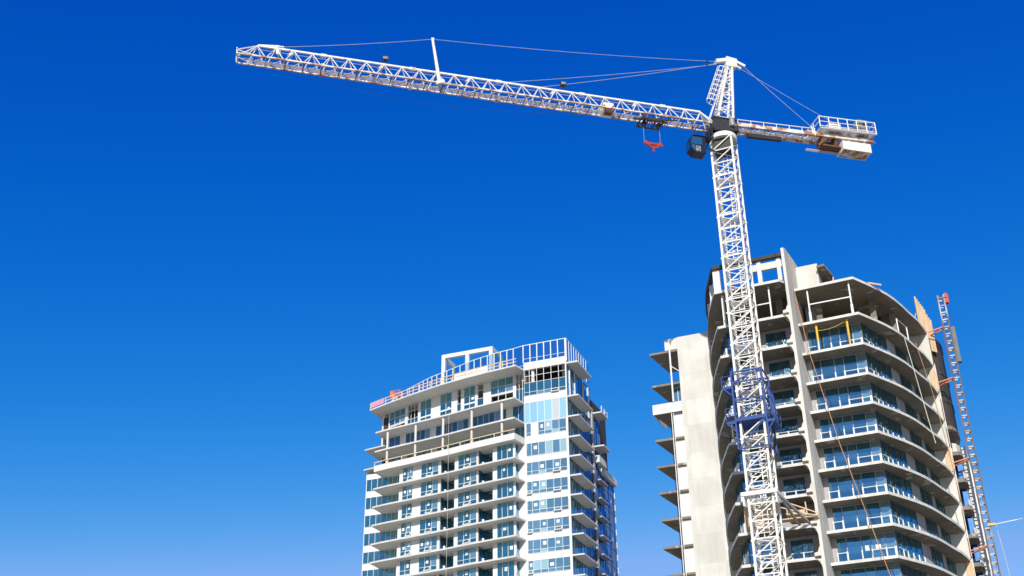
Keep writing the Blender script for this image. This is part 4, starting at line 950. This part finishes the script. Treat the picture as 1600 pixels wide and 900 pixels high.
m.bar(J(1.2, .6, 62.4), J(2.5, .6, cz+.6), .12); m.bar(J(1.2, .9, 63.2), J(2.5, 1.0, cz+1.8), .14); m.bar(J(1.0, .7, cz+.9), J(2.5, .7, cz+1.4), .1)
m.bar(J(3.1, .6, cz+1.8), J(3.1, .5, ZB), .08)
m.build('cab_gallery', 'navy_paint', CR)

# hook block, hanging from the trolley
hk = thing('hook_block', 'red triangular hook block hanging on wires under the jib', 'hook block', (0, 0, 0), 0)
hk.matrix_world = Matrix.Translation((MX, MY, 0)) @ Matrix.Rotation(MA, 4, 'Z') @ Matrix.Translation(J(6.75, 0, 60.3))
def H(s, w, z): return (jl[0]*s+wl[0]*w, jl[1]*s+wl[1]*w, z)
m = MB(); m.bar(H(.88, 0, .82), H(-.88, 0, .72), .16, .14); m.bar(H(.85, 0, .95), H(-.85, 0, .85), .05)
m.bar(H(.62, 0, .8), H(0, 0, .36), .15); m.bar(H(-.62, 0, .72), H(0, 0, .36), .15); m.build('frame', 'red_paint', hk)
for s_ in (.65, -.62):
    m = MB(); m.tube(H(s_, -.07, .86), H(s_, .07, .86), .19, 14); m.build('sheave', 'red_paint', hk)
m = MB(); m.tube(H(0, 0, .38), H(0, 0, .22), .07, 10); pts = [H(0, 0, .22), H(.08, 0, .14), H(.05, 0, .06), H(-.05, 0, .04), H(-.12, 0, .12)]; m.path(pts, .05); m.build('hook', 'red_paint', hk)
m = MB()
for s_ in (.78, -.72):
    for w in (-.05,): m.tube(H(s_, w, .9), H(s_, w, 2.95), .012, 5)
m.build('hoist_rope', 'wire', hk)

# blue climbing frame round the mast
cf = thing('climbing_frame', 'blue steel climbing frame clamped round the white crane mast', 'climbing frame', (MX, MY, 0), MA)
ZF0, ZF1 = 33.2, 39.75; q = 1.22
cc = [(-q, -q), (q, -q), (q, q), (-q, q)]
m = MB()
for (x, y) in cc: m.bar((x, y, ZF0), (x, y, ZF1), .13)
hz = [ZF0, 35.55, 37.25, 38.75, ZF1-.1]
for z in hz:
    for k in range(4): m.bar((*cc[k], z), (*cc[(k+1) % 4], z), .10)
for za, zb in zip(hz, hz[1:]):
    for k in range(4): m.bar((*cc[k], za), (*cc[(k+1) % 4], zb), .08)
m.build('cage', 'blue_paint', cf)
m = MB(); m.box(-q-.05, q+.05, -q-.09, q+.09, 35.45, 35.75); m2 = m; m.build('yoke', 'blue_paint', cf)
for (z, x0, x1, h) in ((38.55, -2.05, -q, .85), (35.55, -1.95, -q, 1.1), (35.3, q, 1.85, .95)):
    m = MB(); m.box(min(x0, x1), max(x0, x1), -q, q*.8, z-.22, z)
    xo = x0 if abs(x0) > abs(x1) else x1
    for y in (-q, -.2, q*.8): m.bar((xo, y, z), (xo, y, z+h), .06)
    for hh in (h*.5, h): m.bar((xo, -q, z+hh), (xo, q*.8, z+hh), .05); m.bar((x0, -q, z+hh), (x1, -q, z+hh), .05)
    m.bar((xo, -q, z-.1), (x0 if xo == x1 else x1, -q, z-.9), .08)
    m.build('gallery', 'blue_paint', cf)
m = MB()
for y in (-.9, -.55, -.2, .2, .55, .9): m.bar((1.62, y, 35.6), (1.50, y, 38.1), .10)
m.bar((1.5, -.9, 38.1), (1.5, .9, 38.1), .12); m.box(1.40, 1.58, -1.1, 1.1, 37.2, 37.4); m.build('hydraulic_ram', 'blue_paint', cf)
m = MB(); m.box(-1.8, -1.35, -1.0, -.5, 34.5, 35.2); m.tube((-1.6, -1.1, 34.2), (-1.6, -1.1, 35.3), .14, 10); m.build('hydraulic_pump', 'black_steel', cf)

# white tie collar and its struts
tc = thing('mast_collar', 'white steel collar round the lower mast, braced back to the concrete tower', 'mast collar', (MX, MY, 0), MA)
zc = 29.55; q = 1.25
m = MB()
for k, (a, b) in enumerate((((-q-.15, -q), (q+.15, -q)), ((q, -q), (q, q)), ((q+.15, q), (-q-.15, q)), ((-q, q), (-q, -q)))):
    m.bar((*a, zc+(.0 if k % 2 == 0 else -.004)), (*b, zc+(.0 if k % 2 == 0 else -.004)), .24, .30)
m.build('ring', 'crane_white', tc)
for x in (-1, 1):
    m = MB(); m.hexa([(x*q-.06, -q, zc-.9), (x*q+.06, -q, zc-.9), (x*q+.06, -q+.4, zc-.9), (x*q-.06, -q+.4, zc-.9)], [(x*q-.06, -q-.05, zc-.16), (x*q+.06, -q-.05, zc-.16), (x*q+.06, q, zc-.16), (x*q-.06, q, zc-.16)]); m.build('gusset', 'crane_white', tc)
for a, b in (((q, -.6, zc-.1), (2.55, 4.35, 28.3)), ((q, .9, zc-.2), (1.7, 4.4, 28.3)), ((-q, q, zc), (-1.6, 4.4, 28.3))):
    m = MB(); m.bar(a, b, .17, .17); m.build('tie_strut', 'machine_grey', tc)

# timber walkway beside the collar
wk = thing('timber_walkway', 'plank walkway with timber rails between the crane mast and the fin wall', 'walkway', RTw(-7.6, -3.3, 0), RT_RZ)
m = MB(); m.box(-.3, 2.5, .4, 1.1, 28.62, 28.70); m.box(.0, 2.2, 1.05, 1.45, 28.70, 28.78); m.box(.2, 2.0, 1.5, 1.9, 28.6, 28.66); m.build('plank', 'plywood', wk)
for k, (xa, ya, za, xb, yb, zb) in enumerate(((.1, .3, 29.0, 2.3, 1.0, 28.72), (.0, .9, 29.2, 2.2, 1.5, 28.8), (.5, .2, 28.95, 2.5, .5, 28.7))): MB().bar((xa, ya, za), (xb, yb, zb), .28, .06).build('plank', ('plywood', 'timber', 'plywood')[k], wk)
MB().box(.2, 1.5, 1.2, 1.26, 28.5, 29.5).build('board', 'plywood', wk)
m = MB(); m.bar((1.7, .62, 28.6), (1.65, .62, 29.9), .09); m.bar((.2, .62, 28.6), (.15, .62, 30.0), .09); m.build('post', 'timber', wk)
m = MB(); m.bar((-.3, .58, 30.3), (2.6, .58, 28.85), .08); m.bar((-.3, .60, 29.7), (2.6, .66, 28.6), .08); m.build('rail', 'timber', wk)

# ================================================================ BUILDERS' HOIST on the right
HM = thing('hoist_mast', 'slim rusty lattice hoist mast with red top beside the concrete tower', 'hoist mast', RTw(6.5, 14.8, 0), RT_RZ)
hw = .27; HT_ = 53.6
m = MB()
m.k = 1
for x, y in ((-hw, -hw), (hw, -hw), (hw, hw), (-hw, hw)): m.bar((x, y, 0), (x, y, HT_), .115)
m.k = 0
z = 15.0; k = 0
while z < HT_:
    for a, b in (((-hw, -hw), (hw, -hw)), ((hw, -hw), (hw, hw)), ((hw, hw), (-hw, hw)), ((-hw, hw), (-hw, -hw))): m.bar((*a, z), (*b, z), .06, .10)
    if k % 4 == 0: m.bar((-hw, hw, z), (hw, hw, z+.75), .03)
    z += .75; k += 1
m.build('mast', ['galvanised', 'hoist_rail'], HM)
m = MB(); m.box(hw+.06, hw+.32, -.28, .28, HT_-.85, HT_+.15); m.bar((-.3, -.32, HT_-.35), (.5, -.32, HT_-.3), .12); m.bar((hw+.36, -.1, HT_-.9), (hw+.36, .1, HT_+.15), .08); m.build('top_guard', 'red_paint', HM)
m = MB(); m.box(hw+.08, hw+.42, -.15, .35, 46.6, 50.2); m.build('cable_guide', 'dark_frame', HM)
m = MB(); m.tube((-hw-.12, -.1, 42), (-hw-.12, -.1, 50.6), .02, 6); m.build('power_cable', 'red_paint', HM)
for z in (50.0, 44.8, 37.0, 29.0, 24.3):
    m = MB(); m.bar((-hw, -.25, z+.3), (-1.75, -.5, z-.1), .09); m.bar((-hw, .25, z+.3), (-1.75, .5, z-.1), .09); m.bar((-.7, -.3, z+.2), (-1.2, .4, z+.05), .07); m.bar((-hw, -.25, z+.3), (-1.75, .5, z-.1), .06)
    m.build('wall_tie', 'hoist_orange', HM)
m = MB(); m.bar((.1, -hw-.1, 31.0), (.7, -hw-.1, 31.0), .26, .2); m.build('arm_socket', 'yellow_paint', HM)
m = MB(); m.bar((.7, -hw-.1, 31.0), (2.5, -.7, 31.08), .07); m.tube((2.5, -.7, 31.08), (3.0, -.85, 31.1), .03, 6); m.build('arm', 'window_frame', HM)
m = MB(); m.path([(.75, .1, 31.0), (1.1, .2, 25.5), (1.35, .2, 18)], .03); m.build('hanging_cable', 'wire', HM)

# ropes on the concrete tower
rope('hanging_rope', 'long orange rope slanting down past the balconies beside the fin wall', [(-5.02, -.0, 53.3), (-4.98, -.35, 50.2), (-4.35, -.5, 43.4), (-2.9, -.6, 34.7), (-1.9, -.6, 30.0), (-.55, -.6, 23.5)], 'rope_orange', .032)
rope('hanging_rope', 'pale rope hanging over the curved slab edges of the concrete tower', [(3.0, 6.6, 46.6), (3.35, 6.6, 43), (3.75, 6.4, 38.6), (4.0, 6.3, 36.2)], 'rope_pale', .033)
rope('hanging_rope', 'brown rope hanging near the right end wall of the concrete tower', [(3.75, 8.8, 46.7), (4.35, 10.0, 42.2), (4.75, 11.2, 36.5), (4.95, 11.9, 31.5)], 'rope_brown', .033)
